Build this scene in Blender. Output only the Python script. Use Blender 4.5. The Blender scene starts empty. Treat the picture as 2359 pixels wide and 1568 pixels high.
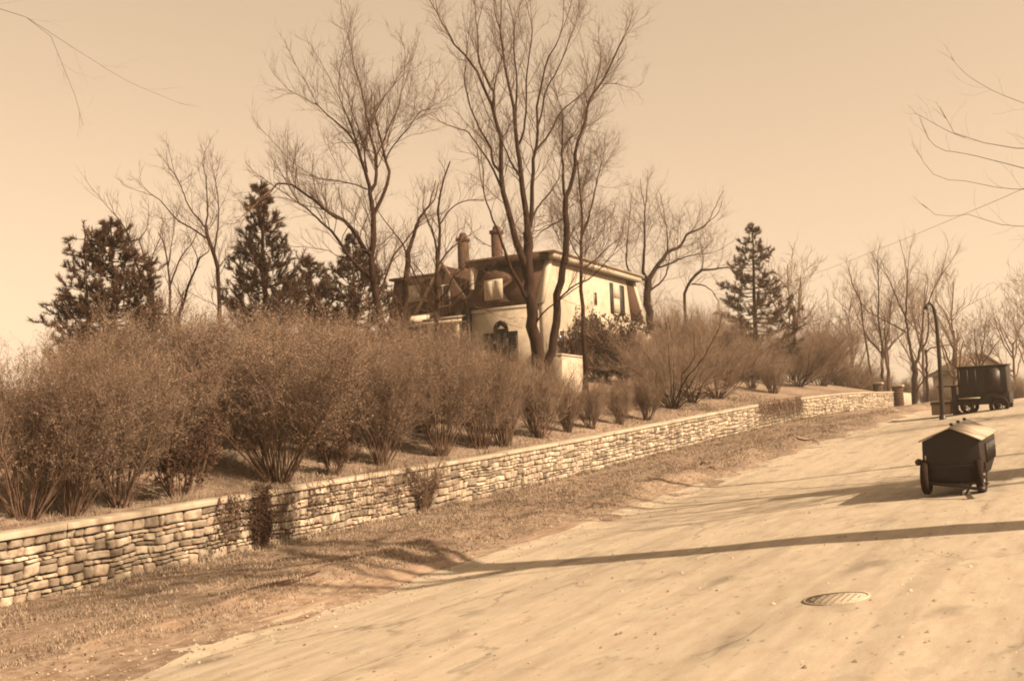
import bpy, math, random
import numpy as np
from mathutils import Matrix, Vector

# ------------------------------------------------------------------ camera, sky, sun, exposure
SC = bpy.context.scene
COL = SC.collection
W, H, FP = 2359.0, 1568.0, 2500.0            # pixel frame the photograph was measured in, focal length in its pixels
TH, RO, CZ = math.atan(250 / 2500.0), math.radians(2.0), 1.55
F_ = np.array([0, math.cos(TH), math.sin(TH)])
R0 = np.array([1.0, 0, 0]); U0 = np.array([0, -math.sin(TH), math.cos(TH)])
R_ = R0 * math.cos(RO) - U0 * math.sin(RO)
U_ = U0 * math.cos(RO) + R0 * math.sin(RO)
CAM = np.array([0, 0, CZ])
cd = bpy.data.cameras.new('camera'); cam = bpy.data.objects.new('camera', cd); COL.objects.link(cam)
cd.sensor_width = 36.0; cd.sensor_fit = 'HORIZONTAL'; cd.lens = 36.0 * FP / W
cd.clip_start = 0.1; cd.clip_end = 4000
cam.matrix_world = Matrix(((R_[0], U_[0], -F_[0], 0), (R_[1], U_[1], -F_[1], 0), (R_[2], U_[2], -F_[2], CZ), (0, 0, 0, 1)))
SC.camera = cam

AX = math.atan2(1455, 2500)                   # the road runs along u, the wall faces v
u = np.array([math.sin(AX), math.cos(AX)]); v = np.array([math.cos(AX), -math.sin(AX)])
T0 = 16.5
SUN_EL = math.radians(37)
sh = v + 0.07 * u; sh = sh / np.linalg.norm(sh)
sdir = Vector((sh[0] * math.cos(SUN_EL), sh[1] * math.cos(SUN_EL), math.sin(SUN_EL)))   # towards the sun
sl = bpy.data.lights.new('sun', 'SUN'); sun = bpy.data.objects.new('sun', sl); COL.objects.link(sun)
sl.energy = 5.0; sl.angle = math.radians(0.53); sl.color = (1.0, 0.79, 0.56)
sun.rotation_euler = sdir.to_track_quat('Z', 'Y').to_euler(); sun.location = (20, -10, 40)

wd = bpy.data.worlds.new('World'); SC.world = wd; wd.use_nodes = True
nt = wd.node_tree; nt.nodes.clear()
sky = nt.nodes.new('ShaderNodeTexSky'); sky.sky_type = 'NISHITA'; sky.sun_disc = False
sky.sun_elevation = SUN_EL; sky.sun_rotation = math.atan2(sh[0], sh[1])
sky.air_density = 1.0; sky.dust_density = 2.5; sky.ozone_density = 1.0
bw = nt.nodes.new('ShaderNodeRGBToBW')
pw = nt.nodes.new('ShaderNodeMath'); pw.operation = 'POWER'; pw.inputs[1].default_value = 0.65
tint = nt.nodes.new('ShaderNodeMix'); tint.data_type = 'RGBA'; tint.blend_type = 'MULTIPLY'
tint.inputs[0].default_value = 1.0; tint.inputs[7].default_value = (1.0, 0.725, 0.475, 1)
bg = nt.nodes.new('ShaderNodeBackground'); bg.inputs[1].default_value = 0.15
sc_ = nt.nodes.new('ShaderNodeMath'); sc_.operation = 'MULTIPLY'; sc_.inputs[1].default_value = 1.29
out = nt.nodes.new('ShaderNodeOutputWorld')
nt.links.new(sky.outputs[0], bw.inputs[0]); nt.links.new(bw.outputs[0], pw.inputs[0])
nt.links.new(pw.outputs[0], sc_.inputs[0]); nt.links.new(sc_.outputs[0], tint.inputs[6])
nt.links.new(tint.outputs[2], bg.inputs[0]); nt.links.new(bg.outputs[0], out.inputs[0])

SC.view_settings.view_transform = 'Standard'; SC.view_settings.look = 'None'
SC.view_settings.exposure = 1.24; SC.view_settings.gamma = 1.0
SC.render.engine = 'CYCLES'
SC.cycles.max_bounces = 5; SC.cycles.diffuse_bounces = 2; SC.cycles.glossy_bounces = 2
SC.cycles.filter_width = 1.9

# ------------------------------------------------------------------ measuring helpers
def P(x, y, k):                               # point at depth k behind pixel (x, y)
    return CAM + k * (F_ + R_ * (x - W / 2) / FP - U_ * (y - H / 2) / FP)
def world(s, t, z=0.0):                       # road coordinates: s along the road, t across it (wall face at 0)
    s = np.asarray(s, float); t = np.asarray(t, float)
    return np.stack([s * u[0] + (t - T0) * v[0], s * u[1] + (t - T0) * v[1], np.broadcast_to(z, s.shape) + 0.0 * s], -1)
def st(p): return p[0] * u[0] + p[1] * u[1], p[0] * v[0] + p[1] * v[1] + T0
def s_at(x, t):                               # where the sight line at column x meets the line t
    d = F_ + R_ * (x - W / 2) / FP - U_ * (1050 - H / 2) / FP
    k = (t - T0) / (d[0] * v[0] + d[1] * v[1]); return k * (d[0] * u[0] + d[1] * u[1])

ZS = [-60, -20, 0, 12.5, 15.25, 21.2, 24.8, 30.2, 37.8, 45, 52.3, 60, 71.3, 87, 110, 160, 400]
ZV = [-5.5, -2.7, -1.42, -.68, -.50, -.13, .09, .46, 1.04, 1.60, 2.14, 2.65, 3.25, 3.76, 4.0, 3.6, 1.0]
PT = [-300, -60, -35, -20, -12, -6, -2.0, -.45, -.2, 0, 1.2, 3.0, 4.7, 5.4, 6.2, 8, 14, 20, 24, 30, 60, 300]
PV = [4, 5.2, 4.7, 4.1, 3.3, 2.15, 1.32, 1.02, .0, 0, .05, .12, .13, .05, -.02, .1, .62, 1.0, 1.3, 2.2, 3.0, 3.0]
def smooth_interp(x, X, Y):
    return (np.interp(x - .4, X, Y) + 2 * np.interp(x, X, Y) + np.interp(x + .4, X, Y)) / 4
def zb(s):
    s = np.asarray(s, float)
    return sum(np.interp(s + d, ZS, ZV) for d in (-3, -1.5, 0, 1.5, 3)) / 5
def prof(t): return np.interp(t, PT, PV)
def vnoise(x, y, seed=0):
    x = np.asarray(x, float); y = np.asarray(y, float)
    xi = np.floor(x).astype(np.int64); yi = np.floor(y).astype(np.int64); fx = x - xi; fy = y - yi
    def h(a, b):
        n = (a * 374761393 + b * 668265263 + seed * 1274126177) & 0xffffffff
        n = ((n ^ (n >> 13)) * 1274126177) & 0xffffffff
        return ((n ^ (n >> 16)) & 0xffff) / 65535.0
    fx = fx * fx * (3 - 2 * fx); fy = fy * fy * (3 - 2 * fy)
    return (h(xi, yi) * (1 - fx) + h(xi + 1, yi) * fx) * (1 - fy) + (h(xi, yi + 1) * (1 - fx) + h(xi + 1, yi + 1) * fx) * fy
def bumps(s, t):
    m = np.clip((t - .1) / .6, 0, 1) * np.clip((7.5 - t) / 1.5, 0, 1)
    b = (vnoise(s * .9, t * 1.3, 3) - .5) * .09 + (vnoise(s * 2.3, t * 2.6, 4) - .5) * .05
    ridge = np.clip(1 - abs(t - 4.6) / 1.1, 0, 1)
    b = b + ridge * (vnoise(s * .55, t * .8, 7) ** 2 * .34 + (vnoise(s * 1.7, t * 2.2, 8) - .5) * .14)
    m2 = np.clip((-.6 - t) / 1.0, 0, 1)
    return b * m + m2 * (vnoise(s * .5, t * .5, 5) - .5) * .18
def zg(s, t):
    s = np.asarray(s, float); t = np.asarray(t, float)
    return zb(s) + prof(t) + bumps(s, t)
def ground_z(p):
    s, t = st(p); return float(zg(np.array([s]), np.array([t]))[0])

# ------------------------------------------------------------------ object helpers
def tag(o, label=None, cat=None, group=None, kind=None):
    if label: o['label'] = label
    if cat: o['category'] = cat
    if group: o['group'] = group
    if kind: o['kind'] = kind
    return o
def empty(name, loc, label, cat, group=None):
    o = bpy.data.objects.new(name, None); COL.objects.link(o); o.location = tuple(float(c) for c in loc)
    o.empty_display_size = .2
    return tag(o, label, cat, group)
class MB:
    """collects vertices and faces, links them as ONE mesh object"""
    def __init__(self): self.v = []; self.q = []; self.t = []; self.tone = []; self.n = 0
    def add(self, vs, quads=None, tris=None, tone=.5):
        vs = np.asarray(vs, float).reshape(-1, 3)
        if quads is not None and len(quads): self.q.append(np.asarray(quads, np.int64).reshape(-1, 4) + self.n)
        if tris is not None and len(tris): self.t.append(np.asarray(tris, np.int64).reshape(-1, 3) + self.n)
        self.v.append(vs); self.tone.append(np.broadcast_to(np.asarray(tone, float), (len(vs),))); self.n += len(vs)
    def box(self, lo, hi, tone=.5, fn=None):
        x0, y0, z0 = lo; x1, y1, z1 = hi
        vs = np.array([[x0, y0, z0], [x1, y0, z0], [x1, y1, z0], [x0, y1, z0], [x0, y0, z1], [x1, y0, z1], [x1, y1, z1], [x0, y1, z1]], float)
        self.hexa(vs, tone, fn)
    def hexa(self, vs, tone=.5, fn=None):
        vs = np.asarray(vs, float)
        if fn: vs = fn(vs)
        self.add(vs, [[0, 3, 2, 1], [4, 5, 6, 7], [0, 1, 5, 4], [1, 2, 6, 5], [2, 3, 7, 6], [3, 0, 4, 7]], tone=tone)
    def prism(self, poly, d0, d1, fn, tone=.5):
        """extrude a 2-D outline (list of (a, z)) from depth d0 to d1; fn maps (a, d, z) rows to world"""
        n = len(poly); pa = np.array(poly, float)
        A = np.stack([pa[:, 0], np.full(n, d0), pa[:, 1]], 1); B = np.stack([pa[:, 0], np.full(n, d1), pa[:, 1]], 1)
        c0 = np.array([[pa[:, 0].mean(), d0, pa[:, 1].mean()]]); c1 = np.array([[pa[:, 0].mean(), d1, pa[:, 1].mean()]])
        i = np.arange(n); j = (i + 1) % n
        self.add(fn(np.concatenate([A, B, c0, c1])), np.stack([i, j, j + n, i + n], 1),
                 np.concatenate([np.stack([j, i, np.full(n, 2 * n)], 1), np.stack([i + n, j + n, np.full(n, 2 * n + 1)], 1)]), tone)
    def tubes(self, polys, tone=None, cap=False):
        groups = {}
        for idx, (p, r) in enumerate(polys):
            rm = float(np.max(r)); sd = 10 if rm > .12 else 7 if rm > .05 else 5 if rm > .02 else 3
            groups.setdefault((len(p), sd), []).append(idx)
        for (n, sd), ids in groups.items():
            p = np.array([polys[i][0] for i in ids], float); r = np.array([polys[i][1] for i in ids], float)
            tg = np.gradient(p, axis=1); tg /= np.linalg.norm(tg, axis=2, keepdims=True) + 1e-9
            ov = p[:, -1] - p[:, 0]; ax = np.argmin(abs(ov), axis=1); ref = np.eye(3)[ax][:, None, :]
            n1 = np.cross(tg, ref); n1 /= np.linalg.norm(n1, axis=2, keepdims=True) + 1e-9
            n2 = np.cross(tg, n1)
            an = np.arange(sd) * 2 * math.pi / sd
            ring = p[:, :, None, :] + r[:, :, None, None] * (np.cos(an)[None, None, :, None] * n1[:, :, None, :] + np.sin(an)[None, None, :, None] * n2[:, :, None, :])
            m = len(ids); vs = ring.reshape(-1, 3)
            b = (np.arange(m) * n * sd)[:, None, None]; i = (np.arange(n - 1) * sd)[None, :, None]; j = np.arange(sd)[None, None, :]; j2 = (j + 1) % sd
            q = np.stack([b + i + j + 0 * j2, b + i + j2, b + i + sd + j2, b + i + sd + j + 0 * j2], -1).reshape(-1, 4)
            tn = .5 if tone is None else np.repeat(np.array([tone[k] for k in ids]), n * sd)
            self.add(vs, q, tone=tn)
            if cap:
                for e in (0, n - 1):
                    c = p[:, e]; base = np.arange(m) * n * sd + e * sd
                    # end caps share the ring vertices through copies
                    rv = ring[:, e].reshape(-1, 3); cv = np.concatenate([rv, c]); jj = np.arange(sd)
                    tr = np.stack([(np.arange(m) * sd)[:, None] + jj, (np.arange(m) * sd)[:, None] + (jj + 1) % sd, np.broadcast_to((m * sd + np.arange(m))[:, None], (m, sd))], -1).reshape(-1, 3)
                    self.add(cv, tris=tr)
    def build(self, name, mat, parent=None, smooth=False):
        me = bpy.data.meshes.new(name)
        vs = np.concatenate(self.v) if self.v else np.zeros((0, 3))
        if parent is not None: vs = vs - np.array(world_loc(parent))
        q = np.concatenate(self.q) if self.q else np.zeros((0, 4), np.int64)
        t = np.concatenate(self.t) if self.t else np.zeros((0, 3), np.int64)
        me.vertices.add(len(vs)); me.vertices.foreach_set('co', vs.astype(np.float32).ravel())
        loops = np.concatenate([q.ravel(), t.ravel()]); me.loops.add(len(loops)); me.loops.foreach_set('vertex_index', loops.astype(np.int32))
        nq, ntri = len(q), len(t); me.polygons.add(nq + ntri)
        me.polygons.foreach_set('loop_start', np.concatenate([np.arange(nq) * 4, nq * 4 + np.arange(ntri) * 3]).astype(np.int32))
        if smooth: me.polygons.foreach_set('use_smooth', np.ones(nq + ntri, bool))
        me.update(calc_edges=True)
        at = me.attributes.new('tone', 'FLOAT', 'POINT'); at.data.foreach_set('value', np.concatenate(self.tone).astype(np.float32))
        me.materials.append(mat)
        o = bpy.data.objects.new(name, me); COL.objects.link(o)
        if parent is not None: o.parent = parent
        return o
def world_loc(o):
    l = np.zeros(3)
    while o is not None: l = l + np.array(o.location); o = o.parent
    return l

# ------------------------------------------------------------------ materials
def sep(a):
    f = min(1.0, a / .5) ** .7; a = a * .79
    return (a, a * (.37 + .50 * f), a * (.17 + .50 * f))
def material(name, lo, hi, scale=8.0, rough=.9, tone=0.0, stretch=(1, 1, 1), rot=0.0, detail=6.0, bump=0.0, spec=.2, extra=None, metal=0.0):
    m = bpy.data.materials.new(name); m.use_nodes = True; n = m.node_tree.nodes; L = m.node_tree.links
    b = n['Principled BSDF']; b.inputs['Roughness'].default_value = rough; b.inputs['Specular IOR Level'].default_value = spec
    b.inputs['Metallic'].default_value = metal
    g = n.new('ShaderNodeNewGeometry'); mp = n.new('ShaderNodeMapping'); L.new(g.outputs['Position'], mp.inputs[0])
    mp.inputs['Rotation'].default_value = (0, 0, rot); mp2 = n.new('ShaderNodeMapping'); mp2.inputs['Scale'].default_value = stretch
    L.new(mp.outputs[0], mp2.inputs[0])
    no = n.new('ShaderNodeTexNoise'); no.inputs['Scale'].default_value = scale; no.inputs['Detail'].default_value = detail; no.inputs['Roughness'].default_value = .62
    L.new(mp2.outputs[0], no.inputs['Vector'])
    cr = n.new('ShaderNodeValToRGB'); cr.color_ramp.elements[0].position = .3; cr.color_ramp.elements[1].position = .7
    cr.color_ramp.elements[0].color = (*sep(lo), 1); cr.color_ramp.elements[1].color = (*sep(hi), 1)
    L.new(no.outputs[0], cr.inputs[0]); c = cr.outputs[0]
    if tone:
        at = n.new('ShaderNodeAttribute'); at.attribute_name = 'tone'
        mr = n.new('ShaderNodeMapRange'); mr.inputs[3].default_value = 1 - tone; mr.inputs[4].default_value = 1 + tone
        L.new(at.outputs['Fac'], mr.inputs[0])
        mx = n.new('ShaderNodeMix'); mx.data_type = 'RGBA'; mx.blend_type = 'MULTIPLY'; mx.inputs[0].default_value = 1
        L.new(c, mx.inputs[6]); L.new(mr.outputs[0], mx.inputs[7]); c = mx.outputs[2]
    if extra: c = extra(n, L, mp, c)
    L.new(c, b.inputs['Base Color'])
    if bump:
        bu = n.new('ShaderNodeBump'); bu.inputs['Strength'].default_value = bump; bu.inputs['Distance'].default_value = .03
        L.new(no.outputs[0], bu.inputs['Height']); L.new(bu.outputs[0], b.inputs['Normal'])
    return m
def blotch(scale, lo, hi, amount, stretch=(1, 1, 1), detail=4, off=0):
    """multiply the colour by a second, larger stain pattern"""
    def f(n, L, mp, c):
        m2 = n.new('ShaderNodeMapping'); m2.inputs['Scale'].default_value = stretch; m2.inputs['Location'].default_value = (off, off * .7, 0); L.new(mp.outputs[0], m2.inputs[0])
        no = n.new('ShaderNodeTexNoise'); no.inputs['Scale'].default_value = scale; no.inputs['Detail'].default_value = detail; L.new(m2.outputs[0], no.inputs['Vector'])
        mr = n.new('ShaderNodeMapRange'); mr.inputs[1].default_value = lo; mr.inputs[2].default_value = hi; mr.inputs[3].default_value = amount; mr.inputs[4].default_value = 1.0
        L.new(no.outputs[0], mr.inputs[0])
        mx = n.new('ShaderNodeMix'); mx.data_type = 'RGBA'; mx.blend_type = 'MULTIPLY'; mx.inputs[0].default_value = 1
        L.new(c, mx.inputs[6]); L.new(mr.outputs[0], mx.inputs[7]); return mx.outputs[2]
    return f
def chain(*fs):
    def f(n, L, mp, c):
        for g in fs: c = g(n, L, mp, c)
        return c
    return f
def cracks(n, L, mp, c):
    m2 = n.new('ShaderNodeMapping'); m2.inputs['Scale'].default_value = (.16, .45, .3); L.new(mp.outputs[0], m2.inputs[0])
    nz = n.new('ShaderNodeTexNoise'); nz.inputs['Scale'].default_value = 2.5; nz.inputs['Detail'].default_value = 5; L.new(m2.outputs[0], nz.inputs['Vector'])
    ad = n.new('ShaderNodeVectorMath'); ad.operation = 'MULTIPLY_ADD'; ad.inputs[1].default_value = (.5, .5, .5); L.new(nz.outputs['Color'], ad.inputs[0]); L.new(m2.outputs[0], ad.inputs[2])
    vo = n.new('ShaderNodeTexVoronoi'); vo.feature = 'DISTANCE_TO_EDGE'; vo.inputs['Scale'].default_value = 1.0; L.new(ad.outputs[0], vo.inputs['Vector'])
    mr = n.new('ShaderNodeMapRange'); mr.inputs[1].default_value = .002; mr.inputs[2].default_value = .012; mr.inputs[3].default_value = .62; mr.inputs[4].default_value = 1.0; L.new(vo.outputs['Distance'], mr.inputs[0])
    gate = n.new('ShaderNodeTexNoise'); gate.inputs['Scale'].default_value = .35; L.new(mp.outputs[0], gate.inputs['Vector'])
    gm = n.new('ShaderNodeMapRange'); gm.inputs[1].default_value = .5; gm.inputs[2].default_value = .62; L.new(gate.outputs[0], gm.inputs[0])
    mx = n.new('ShaderNodeMix'); mx.data_type = 'RGBA'; mx.blend_type = 'MULTIPLY'; L.new(gm.outputs[0], mx.inputs[0])
    L.new(c, mx.inputs[6]); L.new(mr.outputs[0], mx.inputs[7]); return mx.outputs[2]
ROT = AX - math.pi / 2
M = {}
M['ground'] = material('dry_grass_ground', .16, .36, 9, tone=0, rot=ROT, stretch=(.5, 1, 1), bump=.5, extra=blotch(.7, .35, .62, .62, (.4, 1, 1)))
M['grass'] = material('dry_grass_blades', .17, .42, 3, tone=.4)
M['road'] = material('pale_worn_road', .39, .48, 5, rot=ROT, stretch=(.35, 1, 1), bump=.12,
                     extra=chain(blotch(2.6, .38, .52, .86, (.05, 1, 1), 4, 5), blotch(60, .3, .5, .84, (1, 1, 1), 2, 1), cracks, blotch(.5, .36, .50, .82, (.10, 1, 1)), blotch(1.1, .28, .40, .62, (.6, 1, 1), 8, 3), blotch(9, .27, .36, .6, (.5, 1, 1), 3, 9)))
M['stone'] = material('wall_stone', .25, .48, 6, tone=.45, bump=.5, extra=blotch(2.2, .35, .55, .66))
M['mortar'] = material('dark_mortar', .04, .10, 12)
M['coping'] = material('coping_stone', .36, .46, 5, tone=.12, bump=.3, extra=blotch(1.5, .3, .5, .75))
M['bark'] = material('grey_brown_bark', .02, .055, 10, tone=.2, stretch=(1, 1, .25), bump=.6)
M['twig'] = material('bare_twigs', .09, .18, 3, tone=.3)
M['pale_twig'] = material('pale_dry_twigs', .15, .30, 2, tone=.4)
M['shrub_twig'] = material('brown_shrub_stems', .09, .19, 4, tone=.3)
M['leaf'] = material('dull_brown_foliage', .15, .30, .8, tone=.34)
M['leaf_dark'] = material('dark_evergreen_leaves', .04, .10, 2, tone=.5)
M['needle'] = material('pine_needles', .05, .12, 1.5, tone=.5)
M['needle_pale'] = material('spruce_needles', .06, .14, 1.5, tone=.5)
M['white'] = material('white_stucco', .38, .48, 2.5, bump=.1, extra=blotch(.8, .3, .5, .88))
M['trim'] = material('white_painted_trim', .42, .52, 4, rough=.6)
M['shingle'] = material('dark_slate_shingles', .045, .10, 6, stretch=(1, 1, 3), bump=.4)
M['roof'] = material('pale_tin_roof', .34, .46, 2, rough=.6)
M['brick'] = material('sooty_chimney_brick', .04, .13, 9, bump=.5)
M['dark'] = material('dark_painted_wood', .008, .017, 6, rough=.55, spec=.4)
M['glass'] = material('window_glass', .03, .05, 2, rough=.08, spec=.6)
M['curtain'] = material('pale_curtain', .35, .5, 5)
M['iron'] = material('black_iron', .012, .03, 14, rough=.5, spec=.4, bump=.15)
M['lid'] = material('weathered_metal_lid', .34, .48, 4, rough=.6)
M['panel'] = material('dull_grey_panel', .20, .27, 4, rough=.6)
M['wheel'] = material('dusty_rubber', .012, .03, 12)
M['manhole'] = material('cast_iron_cover', .36, .47, 30, rough=.7, bump=.4)
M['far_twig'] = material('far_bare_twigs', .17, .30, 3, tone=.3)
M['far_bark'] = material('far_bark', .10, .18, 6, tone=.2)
M['drift'] = material('dirt_shade_streak', .20, .34, 4, rot=ROT, stretch=(.15, 1, 1), bump=.2)  # mid-brown streaks: loose dirt, with branch shadow put into the colour
M['wire'] = material('wire', .10, .14, 2)
M['mud'] = material('wet_dark_mud', .04, .10, 5, rough=.5)

# ------------------------------------------------------------------ ground and road
def step_w(s): return np.clip((91.0 - s) / 5.0, 0, 1)
_prof = prof
def bumps_off(): pass
def zfull(s, t):
    s = np.asarray(s, float); t = np.asarray(t, float)
    pr = prof(t); pr = np.where(t < -.1, pr - 1.0 * (1 - step_w(s)) * np.clip(-t / .4, 0, 1), pr)
    return zb(s) + pr + bumps(s, t)
def sheet(ss, tt, fz):
    S, T = np.meshgrid(ss, tt, indexing='ij'); Z = fz(S, T)
    vs = world(S, T); vs[..., 2] = Z
    a, b = S.shape; i = np.arange(a - 1)[:, None] * b + np.arange(b - 1)[None, :]
    return vs.reshape(-1, 3), np.stack([i, i + b, i + b + 1, i + 1], -1).reshape(-1, 4)
ss = np.concatenate([[-1500, -600, -200], np.arange(-60, 4, 4), np.arange(4, 46, .17), np.arange(46, 100, .5), np.arange(100, 200, 5), [220, 260, 320, 400, 600, 1000, 2500]])
tt = np.concatenate([[-1500, -600, -250, -140, -90, -60], np.arange(-45, -6, 1.5), np.arange(-6, -.6, .3), [-.45, -.2], np.arange(0, 6.3, .11), np.arange(6.4, 26, .9), [28, 32, 40, 60, 100, 200, 500, 1500]])
def gz(S, T):
    return zfull(S, T) - np.clip((T - 5.9) / .5, 0, 1) * np.clip((20 - T) / 1.0, 0, 1) * .06
g = MB(); g.add(*sheet(ss, tt, gz)); go = g.build('ground', M['ground'], smooth=True); tag(go, kind='structure')
rs = np.concatenate([[-60, -40, -20, -10, 0], np.arange(4, 60, .25), np.arange(60, 130, 1.0), [140, 160, 200, 260, 320, 400]])
rt = np.concatenate([np.arange(4.9, 6.4, .12), np.arange(6.5, 19.6, .5)])
def rz(S, T):
    base = zb(S) + prof(T) + .012 + (vnoise(S * .35, T * .6, 21) - .5) * .035 + (vnoise(S * 1.3, T * 1.8, 22) - .5) * .012
    edge = 5.35 + (vnoise(S * .45, S * 0, 31) - .5) * .5 + (vnoise(S * 1.9, S * 0, 32) - .5) * .22
    return base - np.clip((edge + .25 - T) / .5, 0, 1.5) * .16
r = MB(); r.add(*sheet(rs, rt, rz)); ro = r.build('road', M['road'], smooth=True); tag(ro, kind='structure')

# ------------------------------------------------------------------ stone retaining wall
rng = np.random.default_rng(5)
S_END = 86.2
def build_stone_wall():
    w = empty('stone_wall', world(12.5, -.2, float(zb(12.5))), 'long rubble stone retaining wall with flat coping climbing beside the road', 'wall')
    cw, ch = .066, .0785; s0 = 2.0; nc = int((S_END - s0) / cw); nr = 14
    occ = np.zeros((nc, nr), bool); stones = []
    for c in range(nc):
        for q in range(nr):
            if occ[c, q]: continue
            wd_ = int(rng.choice([2, 3, 4, 5, 6, 7], p=[.12, .24, .26, .20, .12, .06])); hh = int(rng.choice([1, 2, 3, 4], p=[.06, .50, .34, .10]))
            mh = 0
            while q + mh < nr and mh < hh and not occ[c, q + mh]: mh += 1
            if nr - q - mh == 1: mh = min(mh + 1, nr - q)
            mw = 0
            while c + mw < nc and mw < wd_ and not occ[c + mw, q:q + mh].any(): mw += 1
            occ[c:c + mw, q:q + mh] = True; stones.append((c, q, mw, mh))
    core = MB(); cs = np.arange(s0, S_END + .5, .6)
    for a, b in zip(cs[:-1], cs[1:]):
        zz = lambda s_, h: float(zb(s_)) + h
        vs = []
        for h in (-.35, 1.1):
            for (s_, t_) in ((a, -.40), (b, -.40), (b, -.075), (a, -.075)): vs.append((*world(s_, t_)[:2], zz(s_, h)))
        core.hexa(np.array(vs))
    core.build('mortar_core', M['mortar'], w)
    st_ = MB()
    for (c, q, mw, mh) in stones:
        sa = s0 + c * cw; sb = sa + mw * cw; near = sa < 34
        n = 7 if near else 5
        g1 = np.array([-1, -.88, -.5, 0, .5, .88, 1]) if near else np.array([-1, -.84, 0, .84, 1]); X, Y = np.meshgrid(g1, g1, indexing='ij')
        gap = .0085; hx = (sb - sa) / 2 - gap * rng.uniform(1.0, 2.4); hy = mh * ch / 2 - gap * rng.uniform(.5, 1.8)
        rnd = rng.uniform(.02, .13)
        # round the corners of the outline
        sx = X * (1 - rnd * .5 * Y ** 4); sy = Y * (1 - rnd * .5 * X ** 4)
        skew = rng.uniform(-.12, .12); lean = rng.uniform(-.10, .10)
        ps = (sa + sb) / 2 + hx * (sx + skew * sy * hy / max(hx, .03)); ph = (q + mh / 2) * ch + hy * (sy + lean * sx)
        ps = ps + (vnoise(X * 1.7 + c, Y * 1.7 + q, 1) - .5) * .022; ph = ph + (vnoise(X * 1.7 + c, Y * 1.7 + q, 2) - .5) * .02
        wx_ = ps.copy(); ps = ps + (vnoise(ps * 2.3, ph * 5 + 40, 51) - .5) * .07; ph = ph + (vnoise(wx_ * 1.9, ph * 3.5, 52) - .5) * .075 * np.clip(ph * 8, 0, 1) * np.clip((1.12 - ph) * 8, 0, 1)
        edge = np.maximum(abs(X), abs(Y)) > .999
        dome = (1 - X ** 8) * (1 - Y ** 8)
        pt = -.08 + np.where(edge, 0, 1) * (.075 + rng.uniform(-.012, .012)) + dome * rng.uniform(.0, .016) + (vnoise(X * 2 + c * 3, Y * 2 + q * 3, 6) - .5) * .022 * (~edge) + X * rng.uniform(-.012, .012) + Y * rng.uniform(-.012, .012)
        vs = world(ps, pt); vs[..., 2] = zb(ps) - .02 + ph
        i = np.arange(n - 1)[:, None] * n + np.arange(n - 1)[None, :]
        tn = np.clip(rng.normal(.55, .33), 0, 1)
        st_.add(vs.reshape(-1, 3), np.stack([i, i + n, i + n + 1, i + 1], -1).reshape(-1, 4), tone=tn)
    st_.build('stonework', M['stone'], w, smooth=True)
    cp = MB(); s_ = s0
    while s_ < S_END:
        L_ = rng.uniform(1.3, 2.1) if s_ < 30 else rng.uniform(.7, 1.4); e = min(s_ + L_, S_END)
        vs = []; dz = rng.uniform(-.008, .008); dt = rng.uniform(-.012, .012)
        for h in (1.082, 1.195 if s_ < 18 else 1.175):
            for (ss_, t_) in ((s_ + .006, -.47 + dt), (e - .006, -.47 + dt), (e - .006, .055 + dt), (s_ + .006, .055 + dt)):
                vs.append((*world(ss_, t_)[:2], float(zb(ss_)) + h + dz))
        cp.hexa(np.array(vs), tone=float(np.clip(rng.normal(.6, .25), 0, 1))); s_ = e
    o = cp.build('coping', M['coping'], w)
    bv = o.modifiers.new('worn_edges', 'BEVEL'); bv.width = .012; bv.segments = 2
    return w
build_stone_wall()

def pillar(name, s_, t_, half, h, label, group):
    z = float(zfull(np.array([s_]), np.array([t_]))[0]) - .2
    p = empty(name, world(s_, t_, z), label, 'gate pillar', group)
    fn = lambda vs: np.concatenate([world(vs[:, 0], vs[:, 1])[:, :2], vs[:, 2:]], 1)
    m = MB(); m.box((s_ - half, t_ - half, z), (s_ + half, t_ + half, z + h), fn=fn)
    k = 9
    for i in range(k):   # rough courses stand a little proud
        e = .010 if i % 2 else .016
        m.box((s_ - half - e, t_ - half - e, z + .03 + h * i / k), (s_ + half + e, t_ + half + e, z + h * (i + 1) / k - .03), tone=.4 + .2 * (i % 3), fn=fn)
    m.build('shaft', M['brick'], p)
    m = MB(); m.box((s_ - half - .1, t_ - half - .1, z + h), (s_ + half + .1, t_ + half + .1, z + h + .14), fn=fn)
    c = m.build('cap', M['coping'], p); bv = c.modifiers.new('worn_edges', 'BEVEL'); bv.width = .02
    return p
pillar('gate_pillar', 85.6, .25, .34, 1.7, 'square stone gate pillar closing the near end of the driveway gap', 'stone gate pillars')
pillar('gate_pillar', 92.5, -2.6, .32, 1.75, 'stone gate pillar set back behind the wall top, its foot hidden', 'stone gate pillars')
def stub_wall():
    m = MB(); fn = lambda vs: np.concatenate([world(vs[:, 0], vs[:, 1])[:, :2], vs[:, 2:]], 1)
    for i in range(12):
        a = 87.2 + i * .42; z = float(zb(a))
        m.box((a, -.4, z - .3), (a + .418, .0 + .02 * (i % 2), z + 1.1 + .015 * (i % 3)), tone=.45 + .12 * (i % 3), fn=fn)
    o = m.build('wall_stub', M['coping']); tag(o, 'short pale stretch of low wall just right of the gate pillars', 'wall')
stub_wall()

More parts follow.
